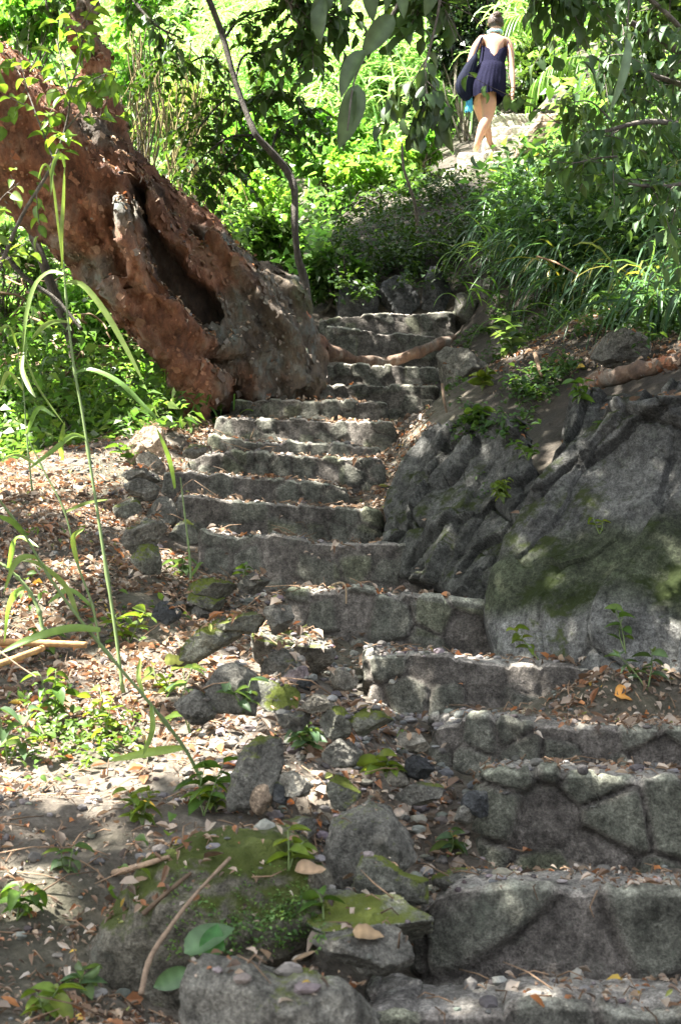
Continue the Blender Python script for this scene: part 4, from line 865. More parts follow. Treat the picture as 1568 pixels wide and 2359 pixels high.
def weed(label, u, v, hpx, nl, lpx, seed, col=GRB, name='weed', lean=(0, 0), grp='small weeds on the leafy slope', cat='weed', spread=.6):
    r_ = rng(seed); p0, _ = hit_px(u, v); d = p0[1]; s_ = d / F; o = empty(name, p0); tag(o, label, cat, grp)
    sm = MB(); lf = MB(); nst = 1 if nl < 9 else max(2, nl // 7)
    for k in range(nst):
        tip = p0 + np.array([(r_.normal() * spread * .5 + lean[0]) * hpx * s_, r_.normal() * spread * hpx * s_ * .3, hpx * s_ * r_.uniform(.7, 1.05)])
        pth = smooth_path(np.stack([p0, (p0 + tip) / 2 + r_.normal(size=3) * hpx * s_ * .06, tip]), 10); tube(sm, pth, np.linspace(.0028, .0012, 10), 5, (.16, .22, .08))
        m_ = max(3, nl // nst); i = np.linspace(3, 9, m_).astype(int); th = np.arange(m_) * 2.4 + r_.random() * 6
        ax = np.stack([np.cos(th), np.sin(th) * .8, r_.uniform(-.25, .45, m_)], -1); L_ = lpx * s_ * r_.uniform(.6, 1.15, m_)
        put_leaves(lf, LT_HI, pth[i], ax, np.array([0, 0, 1.]) + r_.normal(size=(m_, 3)) * .35, L_, r_.uniform(.22, .36, m_), gcol(r_, m_, col), r_.uniform(0, .5, m_))
    sm.build('stem', M['stem'], o); lf.build('foliage', M['leaf'], o); return o
for k, a in enumerate([('slim weed with a long bare stem in the sun left of the grey boulder', 440, 1700, 190, 11, 60), ('bright leafy weed at the foot of the tallest reed', 250, 1700, 110, 26, 40), ('broad clump of weeds above the dark cut in the slope', 130, 1670, 120, 34, 42),
        ('weed at the left edge with yellow green leaves', 20, 1760, 150, 14, 55), ('pale star-like weed at the bottom left corner', 110, 2350, 75, 14, 62), ('weed with broad dull leaves at the left edge near the bottom', 40, 2120, 90, 16, 60), ('weed between the litter and the mossy slab', 160, 2010, 60, 10, 50),
        ('weed clump over the top of the mossy slab', 330, 1905, 80, 24, 48), ('tall leafed weed at the foot of the diagonal reed', 470, 1880, 120, 18, 62), ('weed tuft in the middle of the rubble', 720, 1745, 75, 30, 42), ('bright weed beside the dark rounded rock', 890, 1790, 40, 12, 62),
        ('weed with round leaves in front of the pale stone', 930, 1725, 45, 8, 26), ('seedling between rubble and slope in the sun', 560, 1640, 80, 12, 44), ('weed growing from the right edge of the mossy slab', 665, 2005, 90, 12, 52), ('two-leaved seedling left of the second tread', 745, 2120, 70, 5, 58),
        ('weed in the leaf pile above the second tread', 1030, 1975, 60, 12, 42), ('seedling at the foot of the rock face, left of two', 1240, 1520, 70, 8, 36), ('seedling at the foot of the rock face, right of two', 1440, 1505, 95, 9, 50), ('weed in the leaf pile right of the fourth step', 1490, 1590, 90, 14, 46),
        ('sunny weed left of the short reed', 300, 1480, 90, 18, 44), ('weed at the foot of the crest rock', 305, 1070, 55, 14, 36), ('small weed by the round grey rock near the ninth step', 330, 1160, 45, 10, 30), ('weed in the leaves beside the yellow mossy boulder', 380, 1600, 70, 12, 44),
        ('weed in the bare soil above the long reed base', 90, 1520, 70, 14, 42), ('weed at the foot of the mossy stone', 420, 1330, 45, 10, 36), ('low weed beside the broken brick-like stone', 500, 1870, 60, 14, 44), ('weed beneath the left end of the sixth step', 560, 1330, 30, 6, 30), ('weed at the bottom left under the stick', 190, 2290, 60, 10, 50),
        ('fern-like weed in the crack of the rock face', 1160, 1160, 60, 40, 22), ('weed in the rock gully beside the mossy corner', 1215, 1060, 45, 14, 26), ('pale weed hanging on the big rock face', 1390, 1000, 30, 14, 26), ('pale weed on the dark part of the rock face', 1380, 1230, 40, 9, 22),
        ('weed at the low end of the fallen log', 1330, 930, 60, 16, 38), ('sunlit weed on the bank under the hanging grass', 1180, 820, 80, 26, 44), ('leafy weed under the hanging grass, lower one', 1110, 900, 60, 22, 36), ('weed cluster on the bank above the lower rock face', 1100, 990, 60, 24, 34)]):
    weed(*a, seed=300 + k, col=(GRB, GRY, GR)[k % 3], name='seedling' if 'eedling' in a[0] else 'weed')
# big pointed leaves beside the blurred boulder
o = empty('broadleaf_plant', P(470, 2260, 3.1)); tag(o, 'plant with large blue green pointed leaves behind the bottom boulder', 'plant')
def px_leaf(o, u0, v0, u1, v1, d, wr, col, seed=0, mat='leaf', bend=.15, name='leaf', d1=None, tm=None, nrm=None):
    a, b_ = P(u0, v0, d), P(u1, v1, d1 or d); L_ = np.linalg.norm(b_ - a); r_ = rng(seed); mb = MB()
    put_leaves(mb, tm or LEAF9, a[None], (b_ - a)[None], (np.array([0, -1., .5]) + r_.normal(size=3) * .45 if nrm is None else np.array(nrm))[None], L_, wr, np.array(col), bend)
    return mb.build(name, M[mat], o)
LEAF9 = leaf_tmpl(9, .14, .1)
px_leaf(o, 425, 2195, 530, 2125, 3.0, .30, (.09, .16, .08), 1); px_leaf(o, 480, 2205, 500, 2130, 3.0, .4, (.05, .16, .04), 2); px_leaf(o, 440, 2235, 350, 2275, 2.95, .27, (.09, .16, .08), 3)
mb = MB(); tube(mb, P([470, 465, 440], [2290, 2240, 2200], [3.1, 3.05, 3.0]), .003, 5, (.15, .2, .08)); mb.build('stem', M['stem'], o)
# sticks, canes, single leaves
def stick(name, label, pts, r0, r1, col, cat='stick', mat='twig'):
    p = pxt([(a, b_, c_, 1) for a, b_, c_ in pts])[0]; mb = MB(); pp = smooth_path(p, 40); tube(mb, pp, np.linspace(r0, r1, 40) * (1 + .15 * (np.arange(40) % 9 == 0)), 8, col, .002, 3)
    o = mb.build(name, M[mat], loc=pp[0]); return tag(o, label, cat)
def on(u, v, lift=.012): q, n_ = hit_px(u, v); return (u, v, q[1] - lift)
stick('stick', 'long thin pale stick leaning across the big mossy slab', [(325, 2290, 3.15), (345, 2210, 3.2), (385, 2145, 3.25), (450, 2060, 3.3), (530, 1975, 3.38)], .006, .003, (1.1, 1.05, 1.0))
stick('dry_cane', 'thick dry yellow cane lying at the left edge, upper one', [(-60, 1478, 5.0), (60, 1480, 5.0), (200, 1485, 5.0)], .012, .011, (1.6, 1.25, .8), 'cane')
stick('dry_cane', 'dry cane bent downwards under the upper one at the left edge', [(-60, 1545, 4.8), (20, 1522, 4.8), (80, 1500, 4.9), (100, 1492, 4.95)], .012, .01, (1.6, 1.25, .8), 'cane')
stick('stick', 'pale stick pointing up from the dark litter to the slab top', [on(265, 2010), on(330, 1992), on(390, 1972)], .009, .005, (1.5, 1.4, 1.3))
stick('stick', 'thin pale twig in front of the left leaf litter', [(-20, 1485, 4.2), (40, 1530, 4.2), (85, 1560, 4.2)], .003, .002, (1.8, 1.7, 1.6))
stick('stick', 'dark stick lying parallel to the edge of the mossy slab', [on(330, 2105), on(380, 2060), on(440, 2010)], .006, .004, (.5, .45, .4))
stick('stick', 'curved dry stem hanging over the front of the fifth step', [(765, 1347, 5.95), (785, 1342, 5.9), (796, 1352, 5.85), (797, 1390, 5.84)], .005, .0025, (1.4, 1.4, 1.2))
stick('exposed_root', 'pale bent root poking out of the bank under the sunlit weed', [(1232, 815, 8.4), (1238, 840, 8.3), (1245, 862, 8.25), (1255, 874, 8.3)], .014, .007, (1.1, 1.0, .9), 'root')
stick('exposed_root', 'thin vertical root on the bank beside the stair rocks', [(1018, 885, 8.6), (1022, 920, 8.5), (1028, 950, 8.5)], .01, .006, (.8, .75, .7), 'root')
stick('stick', 'pale bare stick among the hanging grass', [(1235, 590, 9.6), (1280, 605, 9.5), (1328, 632, 9.4)], .007, .004, (1.3, 1.1, .9))
for k, (lb, u_, v_, s_, c_) in enumerate([('crumpled orange leaf beside the right end of the fourth step', 1445, 1605, .09, (.62, .30, .07)), ('large brown leaf lying on the right of the mossy slab', 708, 2010, .062, (.36, .25, .16)), ('yellow leaf on the dark litter above the slab', 340, 1868, .05, (.75, .5, .07)),
        ('broad curled tan leaf at the left end of the lowest full step', 840, 2160, .06, (.30, .21, .12)), ('olive leaf on the edge of the broad grey rubble rock', 705, 1448, .08, (.30, .32, .10)), ('yellow green leaf by the yellow mossy boulder', 405, 1525, .06, (.42, .45, .10)), ('orange leaf on the litter beside the eighth step', 808, 1098, .06, (.65, .32, .06))]):
    q, n_ = hit_px(u_, v_); mb = MB(); put_leaves(mb, LEAF9, (q + n_ * .01)[None] - np.array([s_ / 2, 0, 0]), np.array([[1, .3 * (-1) ** k, .25]]), (n_ + np.array([0, -.5, .4]))[None], s_, .36, np.array(c_), .35)
    v_ = mb.v[0]; v_ += (fbm(v_ * 40, 2, k) * .012)[:, None] * np.array([0, -.5, 1]); tag(mb.build('dry_leaf', M['litter'], loc=q), lb, 'leaf')

# branching ------------------------------------------------------------
NOHIDE = [True]
def clear_view(p):
    u, v = PJ(p); return ~(((u > 1045) & (u < 1195) & (v > 12) & (v < 345)) | ((u > 1045) & (u < 1270) & (v > 230) & (v < 350)))
def leafy(mbs, mbl, path, rad, ntw, twl, npl, leaf, r_, col, droop=.4, wr=.3, tm=None, start=.15, spread=1.0, tw_r=.004, hang=0.0):
    """twigs with alternate leaves along a limb"""
    path = smooth_path(path, 30); tube(mbs, path, np.linspace(rad, rad * .3, 30), 7); tg_ = unit(np.gradient(path, axis=0)); tm = tm or LT_MD
    for k in range(ntw):
        i = int((start + (1 - start) * (k + r_.random()) / ntw) * 29); b0 = path[i]
        d_ = unit(tg_[i] * .6 + r_.normal(size=3) * spread + np.array([0, 0, -droop])); L_ = twl * r_.uniform(.5, 1.2)
        q = smooth_path(np.stack([b0, b0 + d_ * L_ * .5, b0 + d_ * L_ + np.array([0, 0, -droop * L_ * .5])]), 10); tube(mbs, q, np.linspace(tw_r, tw_r * .4, 10), 4)
        td = unit(np.gradient(q, axis=0)); j = np.clip((np.linspace(.15, 1, npl) * 9).astype(int), 0, 9); sd = unit(np.cross(td[j], [0, 0, 1.0] + r_.normal(size=3) * .2)) * np.where(np.arange(npl) % 2, 1, -1)[:, None]
        ax = td[j] * .7 + sd * .8 + np.array([0, 0, -.3 - hang]) + r_.normal(size=(npl, 3)) * .3
        lp = q[j] + r_.normal(size=(npl, 3)) * .004; lv = clear_view(lp) & clear_view(lp + unit(ax) * leaf) if NOHIDE[0] else np.ones(npl, bool)
        if lv.any(): put_leaves(mbl, tm, lp[lv], ax[lv], (np.array([0, -.25, 1.]) + r_.normal(size=(npl, 3)) * .45)[lv], (leaf * r_.uniform(.65, 1.15, npl))[lv], (wr * r_.uniform(.85, 1.2, npl))[lv], gcol(r_, npl, col)[lv], r_.uniform(0, .45, npl)[lv])
def branch_thing(name, label, cat, limbs, seed, mats=('wood', 'leaf'), group=None, loc=None, **kw):
    r_ = rng(seed); s_, l_ = MB(), MB()
    for (pts, rad) in limbs: leafy(s_, l_, pxt([(a, b_, c_, 1) for a, b_, c_ in pts])[0], rad, r_=r_, **kw)
    o = empty(name, loc if loc is not None else s_.v[0][0]); tag(o, label, cat, group); s_.build('stem', M[mats[0]], o); l_.build('foliage', M[mats[1]], o); return o
branch_thing('sapling', 'slender sapling with bright round leaves crossing the red trunk at the upper left', 'sapling', [([(-10, 640, 5.4), (50, 500, 5.3), (110, 400, 5.2), (150, 300, 5.15), (160, 210, 5.1), (130, 90, 5.1)], .008), ([(150, 300, 5.15), (200, 240, 5.1), (225, 180, 5.05), (290, 160, 5.0)], .004), ([(130, 380, 5.2), (90, 280, 5.2), (60, 200, 5.25), (20, 120, 5.3)], .004), ([(160, 210, 5.1), (185, 130, 5.15), (190, 50, 5.2)], .004)], 41,
    ntw=7, twl=.17, npl=6, leaf=.062, col=(.10, .19, .035), droop=-.1, wr=.32, tm=LT_HI, tw_r=.0022)
branch_thing('sapling', 'thin leafy shoot at the left edge lower than the sapling', 'sapling', [([(-60, 640, 5.0), (-10, 480, 5.0), (45, 420, 5.0)], .003), ([(-60, 640, 5.0), (10, 600, 5.0), (60, 560, 5.0)], .003)], 43, ntw=4, twl=.07, npl=3, leaf=.055, col=(.11, .19, .05), droop=-.1, wr=.3, tm=LT_HI, tw_r=.002)
hb = empty('hanging_branch', P(930, -60, 4.2)); tag(hb, 'overhanging twig with very large grey green insect-eaten leaves at top centre', 'branch')
mb = MB(); tube(mb, smooth_path(P([960, 905, 850, 815, 800], [-80, 30, 110, 190, 300], [4.3, 4.2, 4.2, 4.15, 4.1]), 24), np.linspace(.006, .002, 24), 6); mb.build('stem', M['wood'], hb)
for k, a in enumerate([(905, 35, 836, 122), (842, 115, 774, 210), (824, 195, 788, 332), (812, 205, 800, 290), (760, -40, 722, 62), (745, -10, 728, 90), (900, -60, 940, 30), (930, -70, 880, 10), (1000, -60, 985, 30), (860, -70, 850, 40), (825, -60, 790, 20)]):
    px_leaf(hb, *a, 4.15, .21 if k else .24, np.array([.075, .12, .06]) * (.8 + .08 * (k % 4)), k, 'leaf_dark', nrm=(.35 * (-1) ** k, -1, .25 + .1 * (k % 3)))
branch_thing('hanging_branch', 'dark backlit branch of oval leaves hanging left of the walking woman', 'branch', [([(1020, -60, 5.0), (1008, 30, 5.0), (990, 110, 5.0), (975, 170, 5.0), (1000, 205, 5.0), (1035, 245, 5.0), (1065, 305, 5.0)], .005), ([(990, 120, 5.0), (955, 180, 5.0), (930, 220, 5.0)], .003), ([(975, 170, 5.0), (985, 230, 5.0), (975, 280, 5.0)], .003)], 47, mats=('wood', 'leaf_dark'),
    ntw=5, twl=.10, npl=5, leaf=.074, col=(.03, .06, .02), droop=.7, wr=.3, tm=LT_HI, tw_r=.002, start=.35, spread=.8, hang=.9)
for k, (lb, limbs, sd) in enumerate([('dark leafy branch across the top edge, left of centre', [([(560, -120, 7.5), (640, -20, 7.5), (720, 30, 7.5), (800, 60, 7.5)], .02), ([(600, -90, 7.5), (700, -40, 7.5), (840, -20, 7.4)], .015), ([(640, -60, 7.5), (690, 60, 7.5), (720, 110, 7.5)], .01)], 51),
        ('dark leafy branch across the top edge over the upper path', [([(1150, -170, 6.5), (1080, -90, 6.5), (1000, -50, 6.5), (930, -20, 6.5)], .015), ([(1240, -120, 6.5), (1280, -50, 6.6), (1340, -10, 6.6)], .012), ([(1020, -100, 6.4), (1000, -40, 6.4), (985, 10, 6.4)], .01)], 52),
        ('shaded leafy branch at the top left above the fork', [([(330, -140, 10.5), (300, -30, 10.5), (350, 50, 10.5), (420, 90, 10.5)], .02), ([(330, -140, 10.5), (180, -110, 10.8), (110, -20, 11), (120, 60, 11)], .02)], 53)]):
    branch_thing('leafy_branch', lb, 'branch', limbs, sd, mats=('wood', 'leaf_dark'), group='shaded branches along the top edge', ntw=14, twl=.32, npl=8, leaf=.095, col=(.045, .10, .025), droop=.2, wr=.3, tw_r=.004)
# pinnate fronds
def fronds(mbs, mbl, base, dr, L_, npair, lf, r_, col, droop=.9, tm=None):
    n = len(base)
    for k in range(n):
        d_ = unit(dr[k]); q = smooth_path(np.stack([base[k], base[k] + d_ * L_ * .5, base[k] + d_ * L_ + np.array([0, 0, -droop * L_ * .35])]), 12); tube(mbs, q, np.linspace(.003, .001, 12), 4)
        td = unit(np.gradient(q, axis=0)); j = np.repeat(np.linspace(2, 11, npair).astype(int), 2); sd = unit(np.cross(td[j], [0, 0, 1.0])) * np.tile([1, -1], npair)[:, None]
        m_ = len(j); put_leaves(mbl, tm or LT_MD, q[j], sd + td[j] * .55 + r_.normal(size=(m_, 3)) * .12, np.array([0, 0, 1.]) + r_.normal(size=(m_, 3)) * .2, lf * r_.uniform(.8, 1.1, m_), .3, gcol(r_, m_, col, .25), .15)
tt = empty('slender_tree', P(703, 700, 10.9)); tag(tt, 'slender dark tree with an S-curved trunk and feathery leaves behind the stairs', 'tree')
mb = MB(); p, r = pxt([(706, 700, 10.9, 14), (700, 640, 10.9, 11), (686, 590, 10.85, 8), (679, 520, 10.8, 8.5), (678, 440, 10.8, 8.5), (662, 395, 10.8, 9), (625, 350, 10.75, 8.5), (590, 310, 10.7, 8), (560, 240, 10.7, 7), (537, 170, 10.7, 7), (515, 90, 10.7, 7), (490, 20, 10.7, 7.5), (455, -60, 10.7, 8), (430, -140, 10.7, 7)])
tube(mb, smooth_path(p, 90), smooth_path(r[:, None], 90)[:, 0], 12, (.62, .6, .58), .006, 5); mb.build('trunk', M['wood'], tt)
r_ = rng(61); sb, lb = MB(), MB(); fb, fd = [], []
for (pts) in [[(537, 170), (480, 130), (420, 150), (380, 130)], [(560, 240), (520, 230), (470, 280), (440, 330)], [(590, 310), (520, 320), (450, 380), (420, 420)], [(540, 190), (560, 130), (600, 120), (640, 110)], [(560, 240), (600, 220), (640, 210), (670, 215)], [(515, 90), (560, 40), (640, 20), (720, 30)], [(590, 310), (560, 340), (520, 390), (480, 440)], [(625, 350), (640, 300), (660, 280), (700, 260)]]:
    a = np.array(pts, float); q = smooth_path(P(a[:, 0], a[:, 1], 10.95 + r_.uniform(-.1, .5) * np.linspace(0, 1, 4)), 16); tube(sb, q, np.linspace(.012, .004, 16), 5, (.5, .5, .5))
    for i in np.linspace(5, 15, 7).astype(int):
        for _ in range(2 if i % 2 else 1): fb.append(q[i]); fd.append(np.array([r_.normal(), r_.normal() * .5, -.35 + r_.normal() * .35]))
fronds(sb, lb, fb, fd, .30, 7, .085, r_, (.045, .10, .022))
sb.build('limb', M['wood'], tt); lb.build('foliage', M['leaf'], tt)
# ------------------------------------------------------------------ shrubs and trees further back
def shrub(label, u, v, d, wpx, hpx, n, leaf, col, seed, mat='leaf_far', name='shrub', cat='shrub', grp='shrubs behind the stairs', wr=.3, stems=7, holes=.05, tm=None, dep=.5, hang=.2, base=None):
    r_ = rng(seed); s_ = d / F; c0 = P(u, v, d); b0 = P(u, v + hpx * .55, d); b0[2] = min(b0[2], c0[2] - hpx * .3 * s_); zb = float(hz(b0[0], b0[1])); b0[2] = min(b0[2], max(zb, b0[2] - 1.2))
    o = empty(name, b0); tag(o, label, cat, grp); sb, lb = MB(), MB(); W, H = wpx * s_ / 2, hpx * s_ / 2
    tips = c0 + unit(r_.normal(size=(stems * 3, 3))) * np.array([W, W * dep, H]) * r_.uniform(.4, .9, (stems * 3, 1))
    for k in range(stems):
        m_ = (b0 + tips[k * 3]) / 2 + r_.normal(size=3) * W * .12; q = smooth_path(np.stack([b0 + r_.normal(size=3) * [.06, .06, 0], m_, tips[k * 3]]), 14); tube(sb, q, np.linspace(.016, .005, 14), 5, (.9, .9, .8))
        for j in (1, 2): tube(sb, np.stack([q[7], (q[7] + tips[k * 3 + j]) / 2 + [0, 0, .05], tips[k * 3 + j]]), [.008, .005, .002], 4, (.9, .9, .8))
    n2 = int(n * 1.9); dirs = unit(r_.normal(size=(n2, 3))); rad = r_.random((n2, 1)) ** .42; p = c0 + dirs * rad * np.array([W, W * dep, H])
    f_ = fbm(p * (1.6 / max(W, .3)) + seed, 3, seed) + .5 * fbm(p * 7, 2, seed + 1); p = p[(f_ > holes + .04)][:int(n * .72)]; m_ = len(p)
    p = p[p[:, 2] > hz(p[:, 0], p[:, 1])]; m_ = len(p)
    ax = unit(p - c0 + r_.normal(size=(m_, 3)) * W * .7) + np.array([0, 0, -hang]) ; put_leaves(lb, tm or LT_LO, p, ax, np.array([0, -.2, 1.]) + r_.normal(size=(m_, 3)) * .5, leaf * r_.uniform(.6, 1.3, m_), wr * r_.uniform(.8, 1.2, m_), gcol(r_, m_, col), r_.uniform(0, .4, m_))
    sb.build('stem', M['wood'], o); lb.build('foliage', M[mat], o); return o
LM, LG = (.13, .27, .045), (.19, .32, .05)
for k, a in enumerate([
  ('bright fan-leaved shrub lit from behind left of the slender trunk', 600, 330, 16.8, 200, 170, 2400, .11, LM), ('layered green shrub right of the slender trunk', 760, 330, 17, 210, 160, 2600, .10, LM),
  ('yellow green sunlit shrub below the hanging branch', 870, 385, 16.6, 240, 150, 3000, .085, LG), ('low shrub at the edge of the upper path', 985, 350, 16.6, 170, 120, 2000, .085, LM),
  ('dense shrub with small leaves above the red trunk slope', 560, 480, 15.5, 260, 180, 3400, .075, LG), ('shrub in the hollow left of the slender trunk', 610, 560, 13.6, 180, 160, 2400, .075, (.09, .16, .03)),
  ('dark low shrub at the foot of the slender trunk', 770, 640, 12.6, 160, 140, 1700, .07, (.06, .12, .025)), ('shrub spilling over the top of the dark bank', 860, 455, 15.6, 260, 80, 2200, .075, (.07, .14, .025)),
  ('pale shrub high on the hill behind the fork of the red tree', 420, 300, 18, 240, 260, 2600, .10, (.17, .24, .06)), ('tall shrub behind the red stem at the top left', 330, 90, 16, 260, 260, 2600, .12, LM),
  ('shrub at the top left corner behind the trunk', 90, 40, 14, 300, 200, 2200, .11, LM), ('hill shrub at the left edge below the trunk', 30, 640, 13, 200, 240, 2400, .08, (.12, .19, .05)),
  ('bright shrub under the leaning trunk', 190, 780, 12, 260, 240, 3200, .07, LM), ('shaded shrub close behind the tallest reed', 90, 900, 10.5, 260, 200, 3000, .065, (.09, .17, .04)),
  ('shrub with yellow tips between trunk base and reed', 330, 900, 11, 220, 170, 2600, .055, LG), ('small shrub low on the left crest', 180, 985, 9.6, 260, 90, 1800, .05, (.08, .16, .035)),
  ('deep green shrub behind the shoulders of the walking woman', 1075, 80, 17.9, 190, 270, 5200, .08, (.012, .03, .012)), ('dark bush right of the walking woman', 1240, 190, 18.5, 170, 160, 2400, .09, (.06, .12, .04)),  # first shrub: leaf colour darkened to give the shade behind the woman
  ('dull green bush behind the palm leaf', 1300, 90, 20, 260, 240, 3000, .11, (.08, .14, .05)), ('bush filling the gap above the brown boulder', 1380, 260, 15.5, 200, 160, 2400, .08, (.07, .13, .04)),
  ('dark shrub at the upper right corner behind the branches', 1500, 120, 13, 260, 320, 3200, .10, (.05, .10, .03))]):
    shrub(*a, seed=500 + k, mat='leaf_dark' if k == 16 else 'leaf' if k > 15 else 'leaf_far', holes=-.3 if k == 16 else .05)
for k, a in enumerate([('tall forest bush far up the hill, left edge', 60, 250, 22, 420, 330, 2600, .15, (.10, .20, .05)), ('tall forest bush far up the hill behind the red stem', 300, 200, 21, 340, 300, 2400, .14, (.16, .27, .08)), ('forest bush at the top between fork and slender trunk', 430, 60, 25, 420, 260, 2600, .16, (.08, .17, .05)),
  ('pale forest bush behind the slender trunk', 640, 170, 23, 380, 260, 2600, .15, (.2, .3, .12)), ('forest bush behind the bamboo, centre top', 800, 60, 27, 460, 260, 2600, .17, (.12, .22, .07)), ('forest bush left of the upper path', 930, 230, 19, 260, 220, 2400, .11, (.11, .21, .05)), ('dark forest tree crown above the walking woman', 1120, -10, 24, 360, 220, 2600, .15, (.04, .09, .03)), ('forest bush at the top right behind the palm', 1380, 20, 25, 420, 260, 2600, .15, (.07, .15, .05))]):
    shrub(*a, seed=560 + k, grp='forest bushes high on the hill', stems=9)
# bamboo-like cane grass on the bright hill
for k, (lb, u_, v_, d_, n_, sp_, h_) in enumerate([('pale bamboo thicket on the bright hill, left of centre', 640, 330, 20, 1300, 1.3, 3.4), ('pale bamboo thicket in the middle of the bright hill', 800, 300, 20, 1700, 1.4, 3.6), ('bamboo thicket left of the walking woman', 960, 260, 19, 1400, 1.0, 3.0),
      ('taller bamboo at the back of the hill, centre', 720, 120, 25, 1700, 1.9, 4.0), ('taller bamboo at the back of the hill, right', 920, 60, 24, 1400, 1.6, 3.6), ('bamboo behind the red stem', 470, 150, 24, 1400, 1.8, 3.6), ('bamboo at the far top left', 180, 120, 26, 1300, 2.0, 3.6), ('bamboo above the upper path at the back', 1120, -20, 23, 1300, 1.6, 3.0), ('bamboo at the back of the hill, far right', 1400, -60, 24, 1200, 2.0, 3.6)]):
    r_ = rng(700 + k); c0 = P(u_, v_, d_); zg = float(hz(c0[0], c0[1])); o = empty('bamboo', (c0[0], c0[1], zg)); tag(o, lb, 'bamboo', 'pale bamboo on the sunlit hill'); sb, lf = MB(), MB()
    nc = 34; rx = r_.normal(size=nc) * sp_ * .5; ry = r_.normal(size=nc) * sp_ * .5; rp = np.stack([c0[0] + rx, c0[1] + ry, hz(c0[0] + rx, c0[1] + ry)], -1); ln_ = r_.normal(size=(nc, 2)) * .5; pts = []; zt = max(c0[2] + h_ * .35 - zg, h_ * .6)
    for c_ in range(nc):
        L_ = zt * r_.uniform(.7, 1.1); q = smooth_path(np.stack([rp[c_], rp[c_] + [ln_[c_, 0] * .3, ln_[c_, 1] * .3, L_ * .6], rp[c_] + [ln_[c_, 0] * 1.3, ln_[c_, 1], L_]]), 12); tube(sb, q, np.linspace(.014, .005, 12), 4, (.6, .9, .45)); pts.append(q)
    pts = np.array(pts); n_ = int(n_ * 1.5); i = r_.integers(0, nc, n_); j = r_.integers(2, 12, n_); p = pts[i, j] + r_.normal(size=(n_, 3)) * .06
    put_blades(lf, p, r_.normal(size=(n_, 3)) * [1, .8, .3] + [0, 0, .35], r_.uniform(.25, .55, n_), r_.uniform(.02, .042, n_), r_.uniform(.8, 2.4, n_), gcol(r_, n_, (.30, .42, .22), .3, .3), r_, 4)
    sb.build('cane', M['stem'], o); lf.build('foliage', M['leaf_far'], o)
# palm
o = empty('palm', P(1330, 120, 17.8)); tag(o, 'palm frond with long hanging leaflets right of the walking woman', 'palm')
for k, pts in enumerate([[(1360, 130, 17.8), (1300, 50, 17.6), (1230, 28, 17.4), (1150, 48, 17.2)], [(1370, 140, 17.8), (1330, 130, 17.5), (1270, 150, 17.2), (1230, 190, 17.1)]]):
    a = np.array(pts, float); q = smooth_path(P(a[:, 0], a[:, 1], a[:, 2]), 30); sb, lf = MB(), MB(); tube(sb, q, np.linspace(.014, .005, 30), 5, (.5, .7, .3)); r_ = rng(801 + k)
    for s_ in (-1, 1):
        b0 = q[4:]; n_ = len(b0); put_blades(lf, b0, unit(np.gradient(q, axis=0))[4:] * .9 + np.array([0, s_ * .5, -.55]), r_.uniform(.35, .5, n_), .042, 1.6, gcol(r_, n_, (.16, .28, .05), .2), r_, 6, .15)
    sb.build('rachis', M['stem'], o); lf.build('frond', M['leaf_far'], o)
# right hand tree
o = branch_thing('leafy_tree', 'leafy tree reaching in from the right edge over the grassy bank', 'tree', [([(1800, 420, 8.2), (1650, 200, 8.0), (1520, 90, 7.8), (1420, 40, 7.6), (1330, 20, 7.4)], .03), ([(1700, 250, 8), (1580, 200, 7.6), (1460, 160, 7.4), (1350, 130, 7.2)], .02), ([(1700, 300, 8), (1600, 290, 7.4), (1490, 280, 7.2), (1400, 300, 7.1), (1350, 310, 7.1)], .02), ([(1700, 330, 8), (1620, 400, 7.4), (1530, 430, 7.2), (1420, 420, 7.1)], .018), ([(1650, 180, 8), (1560, 60, 7.5), (1480, -10, 7.3), (1380, -50, 7.2)], .02), ([(1720, 420, 8), (1640, 500, 7.6), (1560, 540, 7.4)], .014), ([(1650, 150, 8), (1600, 120, 8.2), (1500, 200, 8.3), (1450, 240, 8.3)], .015)], 81, loc=P(1800, 620, 8.3),
    ntw=18, twl=.38, npl=10, leaf=.085, col=(.075, .15, .065), droop=.35, wr=.27, tw_r=.0035, hang=.5)
branch_thing('leafy_branch', 'arching twig with green leaves over the brown boulder', 'branch', [([(1400, 270, 7.0), (1360, 235, 7.0), (1320, 235, 6.9), (1280, 240, 6.9)], .005), ([(1420, 360, 7.0), (1370, 365, 7.0), (1320, 375, 6.9), (1260, 370, 6.9)], .005)], 82, ntw=7, twl=.14, npl=6, leaf=.07, col=(.09, .17, .05), droop=.2, wr=.28, tw_r=.002)
NOHIDE[0] = False
branch_thing('leafy_branch', 'thin twig with heart-shaped leaves crossing the back of the dress', 'branch', [([(1310, 300, 8.0), (1262, 268, 8.0), (1222, 240, 8.0), (1160, 214, 8.0), (1110, 190, 8.0), (1082, 170, 8.0)], .003)], 83, ntw=6, twl=.06, npl=2, leaf=.085, col=(.09, .17, .06), droop=.3, wr=.36, tm=LT_HI, tw_r=.002, start=.2)
NOHIDE[0] = True
branch_thing('leafy_branch', 'blurred blue green strap leaf and twig in front of the right tree', 'branch', [([(1450, -60, 4.0), (1445, 40, 4.0), (1440, 100, 4.0)], .003)], 84, ntw=1, twl=.02, npl=1, leaf=.05, col=(.10, .16, .12), droop=.4, tw_r=.002)
px_leaf(bpy.data.objects['leafy_branch.005'] if 'leafy_branch.005' in bpy.data.objects else o, 1440, 85, 1422, 248, 4.0, .075, (.17, .25, .2), 3, 'leaf')
